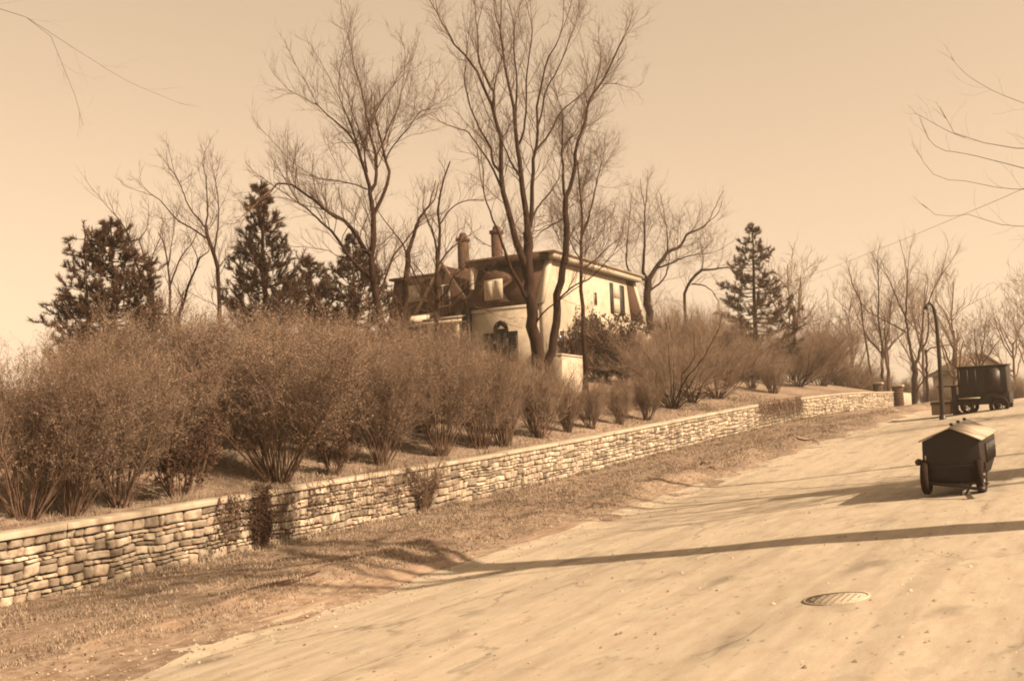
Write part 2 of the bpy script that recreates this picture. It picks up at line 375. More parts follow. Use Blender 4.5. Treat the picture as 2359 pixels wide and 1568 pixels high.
# ------------------------------------------------------------------ house on the hill
HS, HT = 53.0, -11.83
def hf(vs):        # (a = left along the front, b = back from it, z) -> world
    vs = np.asarray(vs, float); w_ = world(HS + vs[:, 1], HT - vs[:, 0]); w_[:, 2] = vs[:, 2]; return w_
def hr(vs):        # outline drawn on the sunny end: (b, a, z)
    vs = np.asarray(vs, float); return hf(vs[:, [1, 0, 2]])
house = empty('house', hf(np.array([[0, 0, 5.2]]))[0], 'two-storey white house with dark mansard roof and two chimneys on the hill', 'house')
def hpart(name, mat, shapes, parent=None):
    m = MB()
    for s_ in shapes: s_(m)
    return m.build(name, M[mat], parent or house)
box = lambda lo, hi: (lambda m: m.box(lo, hi, fn=hf))
pr_f = lambda poly, d0, d1: (lambda m: m.prism(poly, d0, d1, hf))
pr_r = lambda poly, d0, d1: (lambda m: m.prism(poly, d0, d1, hr))
hpart('wall', 'white', [pr_r([(-.7, 4.6), (11, 4.6), (11, 9.6), (10.5, 12.1), (.45, 12.1), (-.75, 9.6)], 0, .3),
                        box((.302, -.7, 4.6), (5.0, -.42, 9.58)), box((4.7, -.4, 4.6), (5.0, 10.6, 12.08)), box((.302, 10.3, 4.6), (4.69, 10.6, 12.08))])
hpart('mansard_roof', 'shingle', [pr_r([(-.95, 9.62), (-.70, 9.55), (.42, 12.1), (.2, 12.1)], .32, 5.0)])
hpart('mansard_panel', 'shingle', [pr_r([(10.55, 12.08), (11.02, 9.6), (13.0, 9.6), (11.5, 12.08)], -.02, .25)])
for poly_, d0_, d1_ in (([(.20, 12.1), (.48, 12.1), (-.72, 9.5), (-1.02, 9.5)], -.06, .318), ([(11.5, 12.08), (11.85, 12.08), (13.4, 9.5), (13.0, 9.5)], -.08, .26)):
    hpart('rake_trim', 'trim', [pr_r(poly_, d0_, d1_)])
hpart('belt_course', 'trim', [box((.33, -.80, 9.32), (5.05, -.703, 9.53))])
hpart('cornice', 'trim', [box((-.45, -.05, 12.103), (-.003, 12.0, 12.40)), box((-.003, 11.0, 12.103), (5.2, 12.0, 12.40))])
hpart('fascia', 'shingle', [box((.0, -.30, 12.103), (5.3, .30, 12.44))])
hpart('soffit', 'dark', [box((-.003, .302, 12.105), (5.2, 10.98, 12.39))])
rf = hpart('roof', 'roof', [lambda m: m.add(hf(np.array([[-.6, -.45, 12.445], [5.45, -.45, 12.445], [5.45, 12.2, 12.445], [-.6, 12.2, 12.445], [-.6, -.45, 12.52], [5.45, -.45, 12.52], [5.45, 12.2, 12.52], [-.6, 12.2, 12.52], [2.4, 3.2, 13.15], [2.4, 8.5, 13.15]])),
                                            [[3, 2, 1, 0], [0, 1, 5, 4], [1, 2, 6, 5], [2, 3, 7, 6], [3, 0, 4, 7], [5, 6, 9, 8], [7, 4, 8, 9]], [[4, 5, 8], [6, 7, 9]])])
def chimney(px, top, bot, bb):
    for b_ in (bb,):
        d = P(px, top, 1.0) - CAM; k = (HS + b_) / (d[0] * u[0] + d[1] * u[1]); p = CAM + k * d; s_, t_ = st(p); a_ = HT - t_; zt = p[2]
    c = hpart('chimney', 'brick', [box((a_ - .26, b_ - .26, 9.6), (a_ + .26, b_ + .26, zt - .55)), box((a_ - .33, b_ - .33, zt - .548), (a_ + .33, b_ + .33, zt - .32))], rf)
    m = MB(); zz = np.array([zt - .318, zt - .1, zt]); c0 = hf(np.array([[a_, b_, 0]]))[0]
    m.tubes([(np.array([[c0[0], c0[1], q] for q in zz]), np.array([.26, .24, .15]))], cap=True); m.build('chimney_pot', M['brick'], house)
chimney(1066, 537, 603, 4.0); chimney(1143, 520, 580, 5.2)
# windows of the sunny end
def end_window(b0, b1, z0, z1, sh_w):
    wn = hpart('window', 'trim', [box((-.05, b0, z0), (-.002, b1, z1)), box((-.09, b0 - .06, z0 - .09), (-.002, b1 + .06, z0 - .002))])
    hpart('pane', 'curtain', [box((-.058, b0 + .08, z0 + .08), (-.0505, b1 - .08, (z0 + z1) / 2 - .03)), box((-.058, b0 + .08, (z0 + z1) / 2 + .03), (-.0505, b1 - .08, z1 - .08))], wn)
    for q0, q1 in ((b0 - sh_w - .02, b0 - .01), (b1 + .01, b1 + sh_w + .3)):
        hpart('shutter', 'dark', [box((-.075, q0, z0), (-.003, q1, z1))] + [box((-.087, q0 + .05, z0 + .1 + i * .16), (-.0755, q1 - .05, z0 + .2 + i * .16)) for i in range(int((z1 - z0 - .2) / .16))], wn)
end_window(8.35, 9.35, 9.75, 11.65, .36)
def slit(b0, b1, z0, z1):
    wn = hpart('window', 'trim', [box((-.04, b0 - .07, z0 - .07), (-.002, b1 + .07, z1 + .07))])
    hpart('pane', 'glass', [box((-.05, b0, z0), (-.0405, b1, z1))], wn)
slit(5.7, 6.0, 10.1, 10.8); slit(1.0, 1.5, 7.0, 8.1); slit(3.9, 4.7, 6.6, 8.2); slit(6.4, 7.2, 6.6, 8.2)
# dormer and arched window of the shaded front
ang = np.linspace(0, math.pi, 13)
hpart('dormer', 'brick', [pr_f([(3.95, 9.8)] + [(3.0 + .95 * math.cos(q), 11.0 + .62 * math.sin(q)) for q in ang[::-1]] + [(2.05, 9.8)], -1.0, .6)])
hpart('dormer_face', 'shingle', [pr_f([(3.72, 9.85)] + [(3.0 + .72 * math.cos(q), 10.95 + .45 * math.sin(q)) for q in ang[::-1]] + [(2.28, 9.85)], -1.03, -1.002)])
dw = hpart('dormer_window', 'trim', [box((2.4, -1.07, 9.95), (3.6, -1.032, 11.1))])
hpart('pane', 'curtain', [box((2.47, -1.085, 10.0), (2.92, -1.071, 11.03)), box((3.06, -1.085, 10.0), (3.53, -1.071, 11.03))], dw)
aw = hpart('arched_window', 'dark', [pr_f([(2.8 + .46 * math.cos(q), 8.32 + .46 * math.sin(q)) for q in ang] + [(2.8 + .26 * math.cos(q), 8.32 + .26 * math.sin(q)) for q in ang[::-1]], -.76, -.702),
                                     box((2.32, -.75, 6.4), (3.28, -.702, 8.318))])
hpart('pane', 'glass', [box((2.42, -.765, 6.5), (2.77, -.751, 8.2)), box((2.83, -.765, 6.5), (3.18, -.751, 8.2))], aw)
for q0, q1 in ((1.72, 2.30), (3.30, 3.90)):
    hpart('shutter', 'dark', [box((q0, -.78, 6.4), (q1, -.703, 8.12))] + [box((q0 + .06, -.80, 6.5 + i * .17), (q1 - .06, -.781, 6.6 + i * .17)) for i in range(9)], aw)
hpart('downpipe', 'dark', [box((4.72, -.95, 5.0), (4.98, -.72, 9.6))])
# left wing with cross gable, low mansard and porch
hpart('wing_wall', 'panel', [box((5.02, 1.1, 4.6), (11.2, 1.4, 9.55)), box((10.9, -.3, 4.6), (11.2, 1.08, 9.3))])  # white walls made grey: the porch shade is put into their colour
hpart('wing_mansard', 'shingle', [pr_f([(7.0, 9.6), (11.35, 9.6), (10.85, 12.0), (7.0, 12.0)], .25, 7.0)])
hpart('wing_roof_edge', 'shingle', [box((7.5, -.05, 12.003), (11.05, 7.2, 12.14))])
gb = hpart('gable', 'shingle', [pr_f([(4.85, 9.6), (8.85, 9.6), (6.85, 12.45)], -.35, 7.0)])
hpart('rake_trim', 'panel', [pr_f([(4.62, 9.55), (4.85, 9.5), (6.87, 12.38), (6.85, 12.66)], -.5, -.352)], gb); hpart('rake_trim', 'panel', [pr_f([(9.08, 9.55), (8.85, 9.5), (6.87, 12.38), (6.85, 12.66)], -.51, -.353)], gb)
gw = hpart('window', 'trim', [box((6.35, -.42, 10.0), (7.35, -.355, 11.3))]); hpart('pane', 'glass', [box((6.43, -.435, 10.07), (6.82, -.421, 11.22)), box((6.88, -.435, 10.07), (7.27, -.421, 11.22))], gw)
gw = hpart('window', 'trim', [box((8.9, .17, 10.6), (9.9, .248, 11.6))]); hpart('pane', 'curtain', [box((8.98, .155, 10.68), (9.82, .169, 11.52))], gw)
hpart('porch_roof', 'roof', [pr_r([(-1.5, 9.12), (-1.5, 9.2), (1.0, 9.62), (1.0, 9.5)], 5.02, 7.6)])
hpart('porch_roof', 'trim', [pr_r([(-1.6, 9.05), (-1.6, 9.25), (-.3, 9.75), (-.3, 9.5)], 7.62, 10.3)])
hpart('porch_beam', 'trim', [box((5.05, -1.42, 8.88), (10.2, -1.2, 9.04))])
for a_ in (5.35, 7.3, 9.9):
    m = MB(); c0 = hf(np.array([[a_, -1.3, 0]]))[0]
    m.tubes([(np.array([[c0[0], c0[1], q] for q in (4.9, 6.5, 8.87)]), np.array([.15, .14, .12]))]); m.build('porch_column', M['trim'], house, smooth=True)
hpart('porch_floor', 'panel', [box((5.02, -1.5, 4.6), (10.3, 1.08, 5.1))])
hpart('porch_door', 'dark', [box((6.0, 1.04, 5.102), (7.1, 1.098, 7.6))])
# right wing
cv = [(17.0 + .7 * math.cos(q), 8.0 + .68 * math.sin(q)) for q in np.linspace(0, math.pi / 2, 6)]
hpart('service_wing', 'white', [pr_r([(11.9, 4.6), (17.7, 4.6)] + cv + [(11.9, 9.15)], -.01, 3.5)])
hpart('service_roof', 'roof', [pr_r([(11.88, 9.153), (17.0, 8.69), (17.0, 8.80), (11.88, 9.27)], -.15, 3.6)])
def garden_block():
    b0, b1 = s_at(1270, -8.2) - HS, s_at(1325, -8.2) - HS; kz = lambda x, y: (lambda d: CZ + (-8.2 - T0) / (d[0] * v[0] + d[1] * v[1]) * d[2])(F_ + R_ * (x - W / 2) / FP - U_ * (y - H / 2) / FP)
    zt_ = kz(1298, 821); fn = hf; m = MB(); m.box((-4.4, b0, zt_ - 2.6), (-3.63, b1, zt_ - .1), fn=fn); m.box((-4.45, b0 - .05, zt_ - .098), (-3.58, b1 + .05, zt_), fn=fn)
    o = m.build('garden_wall', M['white']); tag(o, 'low white plastered garden wall at the corner of the house', 'garden wall')
    bv = o.modifiers.new('worn_edges', 'BEVEL'); bv.width = .02
garden_block()

# ------------------------------------------------------------------ plants: shared growing code
def gz1(p):
    s_, t_ = st(p); return float(zfull(np.array([s_]), np.array([t_]))[0])
def unit(a): return a / (np.linalg.norm(a, axis=-1, keepdims=True) + 1e-9)
def resample(pts, n):
    pts = np.asarray(pts, float)
    if len(pts) > 2:                                   # Catmull-Rom first, so that limbs bend instead of kinking
        q = np.concatenate([[2 * pts[0] - pts[1]], pts, [2 * pts[-1] - pts[-2]]]); o = []
        for i in range(1, len(q) - 2):
            for f in np.linspace(0, 1, 6, endpoint=False):
                a, b, c, d = q[i - 1:i + 3]
                o.append(.5 * (2 * b + (c - a) * f + (2 * a - 5 * b + 4 * c - d) * f * f + (3 * b - a - 3 * c + d) * f ** 3))
        pts = np.array(o + [pts[-1]])
    L = np.concatenate([[0], np.cumsum(np.linalg.norm(np.diff(pts, axis=0), axis=1))])
    f = np.linspace(0, L[-1], n); return np.stack([np.interp(f, L, pts[:, i]) for i in range(3)], 1), L[-1]
def spawn(pts, rad, idx, f, length, angle, up, n, rmax, rmin, rng, jit=.25, shrink=.55, out=None):
    """one child branch per entry of idx, leaving parent pts[idx] at fraction f"""
    m = pts.shape[1] - 1; q = np.clip(f * m, 0, m - 1e-4); i0 = q.astype(int); fr = (q - i0)[:, None]
    a = pts[idx, i0]; b = pts[idx, i0 + 1]; p = a + (b - a) * fr; T = unit(b - a)
    r0 = rad[idx, i0] * (1 - fr[:, 0]) + rad[idx, i0 + 1] * fr[:, 0]
    rv = rng.normal(size=p.shape); rv[:, 2] += .35
    if out is not None: rv = rv + out(p)
    pe = unit(rv - (rv * T).sum(1, keepdims=True) * T)
    an = angle * rng.uniform(.6, 1.35, len(p)); d = T * np.cos(an)[:, None] + pe * np.sin(an)[:, None]
    r = np.clip(r0 * shrink, rmin, rmax); N = len(p); P_ = np.zeros((N, n, 3)); P_[:, 0] = p
    stp = (length / (n - 1))[:, None]
    for k in range(1, n):
        d = unit(d + rng.normal(size=d.shape) * jit + np.array([0, 0, up])); P_[:, k] = P_[:, k - 1] + d * stp
    return P_, r[:, None] * np.linspace(1, .42, n)[None, :]
def polys(pts, rad): return [(pts[i], rad[i]) for i in range(len(pts))]
def children(lens, per_m, rng, f0=.15, f1=1.0, lo=1):
    c = np.maximum(lo, np.round(lens * per_m * rng.uniform(.7, 1.3, len(lens)))).astype(int)
    idx = np.repeat(np.arange(len(lens)), c); f = f0 + (f1 - f0) * rng.uniform(0, 1, len(idx)) ** .85
    return idx, f
def quads_at(mb, c, size, rng, tone, aspect=.6, updir=0.0):
    N = len(c); a = unit(rng.normal(size=(N, 3)) + np.array([0, 0, updir])); b = unit(np.cross(a, rng.normal(size=(N, 3))))
    s_ = size * rng.uniform(.6, 1.3, N)[:, None]; A = a * s_; B = b * s_ * aspect
    vs = np.stack([c - A, c + B * .9, c + A, c - B * .9], 1).reshape(-1, 3)
    mb.add(vs, np.arange(N * 4).reshape(-1, 4), tone=np.repeat(tone, 4))

def bare_tree(name, label, k, limbs, seed, base=None, group=None, l1=(2.2, 3.2), l2=(.9, 4.5), l3=(.42, 5.0), up=.10, ang=.65, leaders=1.4, mats=('bark', 'twig'), depth=1.0, f0=.25, rt=.0045, cat='tree'):
    """limbs: list of (pixel points, start width px, end width px, depth drift in metres)"""
    rng = np.random.default_rng(seed); LP = []; LR = []; LL = []
    p0 = np.array(limbs[0][0][0], float); foot = P(p0[0], p0[1], k); foot = np.array([foot[0], foot[1], gz1(foot)])
    tb = MB(); main = []
    for n_, (px, w0, w1, dk) in enumerate(limbs):
        m = len(px); kk = k + depth * dk * np.linspace(0, 1, m) ** 1.2
        if n_: # start on the parent's depth: nearest point of an earlier limb
            st_p = np.array(px[0], float); best = None
            for (pp, kp) in main:
                dd = np.hypot(pp[:, 0] - st_p[0], pp[:, 1] - st_p[1]); j = int(np.argmin(dd))
                if best is None or dd[j] < best[0]: best = (dd[j], kp[j])
            kk = best[1] + depth * dk * np.linspace(0, 1, m) ** 1.2
        main.append((np.array(px, float), kk))
        w3 = np.array([P(x, y, q) for (x, y), q in zip(px, kk)])
        r0 = w0 / 2 / FP * k; r1 = w1 / 2 / FP * k
        if n_ == 0:
            if w3[0][2] > foot[2] + .05: w3 = np.concatenate([[[w3[0][0], w3[0][1], foot[2] - .15]], w3]); 
        pr, L = resample(w3, 16); pr[1:-1] += rng.normal(size=(14, 3)) * r0 * .16
        rr = r0 + (r1 - r0) * np.linspace(0, 1, 16) ** .8
        if n_ == 0: rr[0] *= 1.35; rr[1] *= 1.1
        LP.append(pr); LR.append(rr); LL.append(L)
    LP = np.array(LP); LR = np.array(LR); LL = np.array(LL)
    tb.tubes(polys(LP, LR))
    t = empty(name, foot, label, cat, group)
    tb.build('trunk', M[mats[0]], t, smooth=True)
    cb = MB()
    # leaders continue each limb past its traced tip
    ids = np.arange(len(LP)); ids = ids[1:] if len(LP) > 1 else ids
    ids = np.repeat(ids, 2); A, AR = spawn(LP, LR, ids, np.full(len(ids), .97), leaders * rng.uniform(.6, 1.2, len(ids)), .22, up, 7, .05, rt * 1.2, rng, .13, .9)
    i1, f1 = children(LL, l1[1], rng, f0 if len(LP) == 1 else .12, 1.0)
    keep = ~((i1 == 0) & (f1 < f0)); i1 = i1[keep]; f1 = f1[keep]
    B, BR = spawn(LP, LR, i1, f1, l1[0] * rng.uniform(.5, 1.35, len(i1)) * (1.15 - .5 * f1), ang, up, 7, .020, rt * 1.1, rng, .2, .40)
    P1 = np.concatenate([A, B]); R1 = np.concatenate([AR, BR]); cb.tubes(polys(P1, R1), tone=rng.uniform(.2, .8, len(P1)))
    len1 = np.linalg.norm(np.diff(P1, axis=1), axis=2).sum(1)
    i2, f2 = children(len1, l2[1], rng, .15, 1.0)
    P2, R2 = spawn(P1, R1, i2, f2, l2[0] * rng.uniform(.5, 1.4, len(i2)) * (1.2 - .6 * f2), ang * .9, up, 5, .008, rt * .85, rng, .22, .55)
    cb.tubes(polys(P2, R2), tone=rng.uniform(0, 1, len(P2)))
    if l3[1] > 0:
        len2 = np.linalg.norm(np.diff(P2, axis=1), axis=2).sum(1); i3, f3 = children(len2, l3[1], rng, .2, 1.0)
        P3, R3 = spawn(P2, R2, i3, f3, l3[0] * rng.uniform(.5, 1.4, len(i3)), ang * .9, up * .8, 4, .0045, rt * .65, rng, .22, .6)
        cb.tubes(polys(P3, R3), tone=rng.uniform(0, 1, len(P3)))
    cb.build('crown', M[mats[1]], t)
    return t

def make_shrub(name, seed, h, rad, stems, lean, leafy, leaf_size, mats, l1=(.32, 7), l2=(.5, 6), up=.05, base_r=.22, droop=.0, stem_r=.018, leaf_lo=.25, wob=.09):
    """a multi-stemmed shrub standing at the origin; returns its root without label"""
    rng = np.random.default_rng(seed); root = bpy.data.objects.new(name, None); COL.objects.link(root)
    az = rng.uniform(0, 2 * math.pi, stems); tl = lean * rng.uniform(.05, 1, stems) ** .7; n = 9
    p = np.stack([np.cos(az) * base_r * rng.uniform(.1, 1, stems), np.sin(az) * base_r * rng.uniform(.1, 1, stems), np.full(stems, -.08)], 1)
    d = np.stack([np.cos(az) * np.sin(tl), np.sin(az) * np.sin(tl), np.cos(tl)], 1); L = h * rng.uniform(.68, 1.06, stems) / np.maximum(np.cos(tl * .8), .62)
    S = np.zeros((stems, n, 3)); S[:, 0] = p
    for q in range(1, n):
        d = unit(d + rng.normal(size=d.shape) * wob + np.array([0, 0, up - droop * q / n])); S[:, q] = S[:, q - 1] + d * (L / (n - 1))[:, None]
    rr = stem_r * rng.uniform(.6, 1.3, stems)[:, None] * np.linspace(1, .3, n)[None, :]
    sb = MB(); sb.tubes(polys(S, rr), tone=rng.uniform(.2, .8, stems)); sb.build('stems', M[mats[0]], root)
    cb = MB(); i1, f1 = children(np.full(stems, h), l1[1], rng, leaf_lo, 1.0)
    P1, R1 = spawn(S, rr, i1, f1, h * l1[0] * rng.uniform(.5, 1.3, len(i1)) * (1.1 - .5 * f1), .6, up * 1.4, 5, .009, .0035, rng, .2, .5)
    cb.tubes(polys(P1, R1), tone=rng.uniform(0, 1, len(P1)))
    l_1 = np.linalg.norm(np.diff(P1, axis=1), axis=2).sum(1); i2, f2 = children(l_1, l2[1], rng, .1, 1.0)
    P2, R2 = spawn(P1, R1, i2, f2, h * l1[0] * l2[0] * rng.uniform(.4, 1.3, len(i2)), .6, up * 1.4, 4, .005, .0028, rng, .22, .6)
    cb.tubes(polys(P2, R2), tone=rng.uniform(0, 1, len(P2)))
    cb.build('twigs', M[mats[1]], root)
    if leafy:
        lb = MB(); idx = rng.integers(0, len(P2), leafy); fr = rng.uniform(0, 3, leafy); i0 = np.minimum(fr.astype(int), 2); w_ = (fr - i0)[:, None]
        c = P2[idx, i0] * (1 - w_) + P2[idx, i0 + 1] * w_ + rng.normal(size=(leafy, 3)) * .02
        clump = vnoise(c[:, 0] * 2.6 + 9, c[:, 2] * 2.6 + c[:, 1] * 1.7, seed)
        quads_at(lb, c, leaf_size, rng, np.clip(clump * .8 + rng.uniform(-.15, .35, leafy), 0, 1)); lb.build('foliage', M[mats[2]], root)
    return root
def copy_tree(o, parent=None):
    c = o.copy(); COL.objects.link(c); c.parent = parent
    for ch in [x for x in bpy.data.objects if x.parent == o]: copy_tree(ch, c)
    return c
KIDS = {}
def copy_of(o):
    if o.name not in KIDS: KIDS[o.name] = [x for x in COL.objects if x.parent == o]
    c = o.copy(); COL.objects.link(c)
    for ch in KIDS[o.name]:
        d = ch.copy(); COL.objects.link(d); d.parent = c
    return c
USED = set()
def place(proto, loc, rot, scale, label, cat, group):
    if proto.name in USED: o = copy_of(proto)
    else: USED.add(proto.name); o = proto; KIDS[o.name] = [x for x in COL.objects if x.parent == o]
    o.location = tuple(float(c) for c in loc); o.rotation_euler = (0, 0, rot)
    o.scale = scale if isinstance(scale, tuple) else (scale,) * 3
    return tag(o, label, cat, group)

def conifer(name, label, k, top_px, base_y, widths, seed, tuft=.13, whorl=.34, per=6, droop=-.1, lift=.35, mat='needle', dens=1.0, group=None, base_z=None, gaps=.0, side=4.5):
    """widths: (height fraction from the ground, radius in metres); needles grow in tufts along every branchlet"""
    rng = np.random.default_rng(seed); top = P(*top_px, k); ft = P(top_px[0] + (base_y - top_px[1]) * .03, base_y, k)
    foot = np.array([ft[0], ft[1], gz1(ft)]); Ht = top[2] - foot[2]
    t = empty(name, foot, label, 'evergreen tree', group); tb = MB()
    n = 14; f = np.linspace(0, 1, n); pts = foot + (np.array([top[0], top[1], top[2]]) - foot) * f[:, None]; pts[1:-1, :2] += rng.normal(size=(n - 2, 2)) * .04
    pts[0, 2] -= .2; r0 = .021 * Ht; rr = r0 * (1 - .9 * f)
    tb.tubes([(pts, rr)])
    zs = np.arange(widths[0][0] * Ht, Ht * .985, whorl); B = []; BR = []
    for z in zs:
        fz = z / Ht; R = np.interp(fz, [w[0] for w in widths], [w[1] for w in widths]); m = per
        a0 = rng.uniform(0, 6.28)
        for j in range(m):
            if rng.uniform() < gaps: continue
            a = a0 + 6.28 * j / m + rng.normal() * .25; L = R * rng.uniform(.7, 1.12); q = np.linspace(0, 1, 7)
            c = np.array([np.interp(z, pts[:, 2] - foot[2], pts[:, i]) for i in (0, 1)])
            el = droop * L * q + lift * L * q ** 2.2
            zz = z + rng.normal() * whorl * .3 + el
            B.append(np.stack([c[0] + np.cos(a) * L * q, c[1] + np.sin(a) * L * q, foot[2] + zz], 1) + rng.normal(size=(7, 3)) * .02 * L * q[:, None]); BR.append(np.linspace(.012 + .011 * L, .005, 7))
    B = np.array(B); BR = np.array(BR); tb.tubes(polys(B, BR)); tb.build('trunk', M['bark'], t, smooth=True)
    ln = np.linalg.norm(np.diff(B, axis=1), axis=2).sum(1); i1, f1 = children(ln, side * dens, rng, .22, 1.0, lo=2)
    P1, R1 = spawn(B, BR, i1, f1, np.minimum(.55, .18 + .30 * ln[i1]) * rng.uniform(.5, 1.2, len(i1)) * (1.25 - .6 * f1), .75, .10, 4, .006, .004, rng, .15, .6)
    P1 = np.concatenate([P1, B[:, 3:7]]);
    lead = resample(np.array([pts[-2], pts[-1]]), 4)[0][None]; P1 = np.concatenate([P1, lead])
    nb = MB(); per_t = int(46 * dens); N = len(P1)
    fr = np.tile(np.linspace(.25, 3 - 1e-3, per_t), (N, 1)) + rng.uniform(-.1, .1, (N, per_t)); fr = np.clip(fr, 0, 2.999); i0 = fr.astype(int); w_ = (fr - i0)[..., None]; ii = np.arange(N)[:, None]
    a = P1[ii, i0]; b = P1[ii, i0 + 1]; c = (a + (b - a) * w_).reshape(-1, 3); T = unit(b - a).reshape(-1, 3)
    d = unit(T * .9 + rng.normal(size=c.shape) * .55 + np.array([0, 0, .25])); L = tuft * rng.uniform(.6, 1.25, len(c))[:, None]
    sd = unit(np.cross(d, rng.normal(size=c.shape))) * tuft * .065
    tip = c + d * L; vs = np.stack([c - sd, c + sd, tip + sd * .3, tip - sd * .3], 1).reshape(-1, 3)
    cl = np.repeat(np.clip(rng.normal(.5, .22, N), 0, 1), per_t) * .7 + rng.uniform(0, .3, len(c))
    nb.add(vs, np.arange(len(vs)).reshape(-1, 4), tone=np.repeat(cl, 4)); nb.build('needles', M[mat], t)
    return t

# ------------------------------------------------------------------ bare trees, traced limb by limb
def X(a): # crop coordinates (780,130)
    return [(round(x * .2807 + 613.1, 1), round(y * .2807 + 102.2, 1)) for x, y in a]
def Y(a): # crop (1250,130)
    return [(round(x * .2807 + 982.5, 1), round(y * .2807 + 102.2, 1)) for x, y in a]
def Q(a): # crop (160,560)
    return [(round(x * .2807 + 125.8, 1), round(y * .2807 + 440, 1)) for x, y in a]
def V(a): # crop (1750,550)
    return [(round(x * .3409 + 1375.5, 1), round(y * .3409 + 432.3, 1)) for x, y in a]
def Z(a): # crop (2400,750)
    return [(round(x * .25064 + 1886.4, 1), round(y * .25064 + 589.5, 1)) for x, y in a]

bare_tree('bare_tree', 'forked bare tree whose long low limb arches over to the left', 37, [
    ([(882, 760), (875, 714), (868, 666), (858, 636), (854, 601), (856, 570), (861, 546), (862, 512), (860, 488)], 26, 12, .2),
    ([(855, 587), (844, 582), (830, 555), (813, 531), (793.6, 510), (762, 491.6), (726, 463), (695, 442), (673, 428), (644, 420.6), (635, 425), (627, 438)], 13, 3, -1.5),
    ([(856, 642), (837, 625), (815, 605), (796, 578), (777, 549), (762, 531), (745, 517), (733, 506), (707, 481), (690, 470)], 12, 3, -1.0),
    (X([(890, 1380), (940, 1280), (985, 1170), (1010, 1040), (985, 960), (950, 820), (910, 660), (890, 575), (930, 500), (980, 410)]), 10, 2.5, 1.0),
    (X([(985, 960), (1000, 900), (1070, 800), (1180, 670), (1260, 560), (1330, 530)]), 4, 2, 1.5),
    (X([(875, 1370), (850, 1200), (825, 1090), (790, 960), (740, 830), (680, 740), (580, 640), (490, 570), (400, 480)]), 12, 2, -1.0),
    (X([(740, 830), (720, 740), (680, 630), (640, 530), (600, 440)]), 5, 2, -.6),
    (X([(830, 1050), (800, 860), (770, 740), (730, 620), (705, 560), (670, 420)]), 5, 2, .8),
    (X([(855, 1210), (900, 1130), (905, 1000), (905, 910), (860, 770), (830, 610), (800, 450), (780, 350), (710, 150)]), 9, 2, .4),
    (X([(905, 910), (960, 800), (1020, 650), (1080, 530), (1110, 380)]), 4, 2, 1.2),
    (X([(830, 1190), (740, 1155), (600, 1120), (420, 1100)]), 4, 2, -1.0)], 11, l1=(1.9, 3.4), l2=(.9, 5.2), l3=(.45, 5.6), leaders=2.6, up=.11)
bare_tree('bare_tree', 'small broken-topped bare tree with a leaning stub, left of the porch', 42, [
    ([(928, 770), (932, 730), (935, 666), (937, 618), (939, 582)], 17, 13, 0),
    ([(939, 582), (950, 550), (959, 522), (969, 500), (991, 471)], 11, 5, .5),
    ([(937, 590), (928, 562), (904, 531), (880, 500), (868, 480)], 5, 1.5, -.8),
    ([(880, 662), (904, 596), (928, 562), (957, 526), (968, 512)], 5, 3, .2),
    ([(939, 600), (960, 640), (975, 680), (985, 720)], 4, 2, -.5)], 12, l1=(1.2, 2.2), l2=(.6, 4), l3=(.3, 3), leaders=1.0)
bare_tree('bare_tree', 'slender dark bare tree standing in front of the porch gable', 41, [
    ([(1007, 800), (1005, 740), (1004, 684), (1005, 622), (1009, 584), (1012, 534), (1011, 500), (1009, 467), (1017, 430), (1026, 397), (1037, 372)], 18, 3, 0),
    ([(1006, 600), (1005, 572), (995, 529), (985, 509), (975, 480)], 7, 2, -.8),
    ([(1010, 610), (1035, 577), (1060, 557), (1085, 540)], 6, 2, .8),
    ([(1013, 517), (1042, 478), (1075, 462), (1104, 461)], 4, 2, 1.0),
    ([(1003, 690), (985, 650), (965, 620), (945, 600)], 4, 2, -1.2),
    ([(1004, 720), (980, 700), (960, 660), (950, 640)], 4, 2, -1.5),
    ([(1004, 740), (1035, 715), (1070, 690), (1100, 700), (1130, 720)], 4, 1.5, -2.0),
    ([(1004, 690), (1040, 690), (1080, 660), (1110, 640)], 4, 1.5, -1.5),
    ([(1003, 700), (1030, 670), (1042, 640), (1060, 625)], 5, 2, -1.0)], 13, l1=(1.5, 3.4), l2=(.7, 4.5), l3=(.35, 4), leaders=1.3)
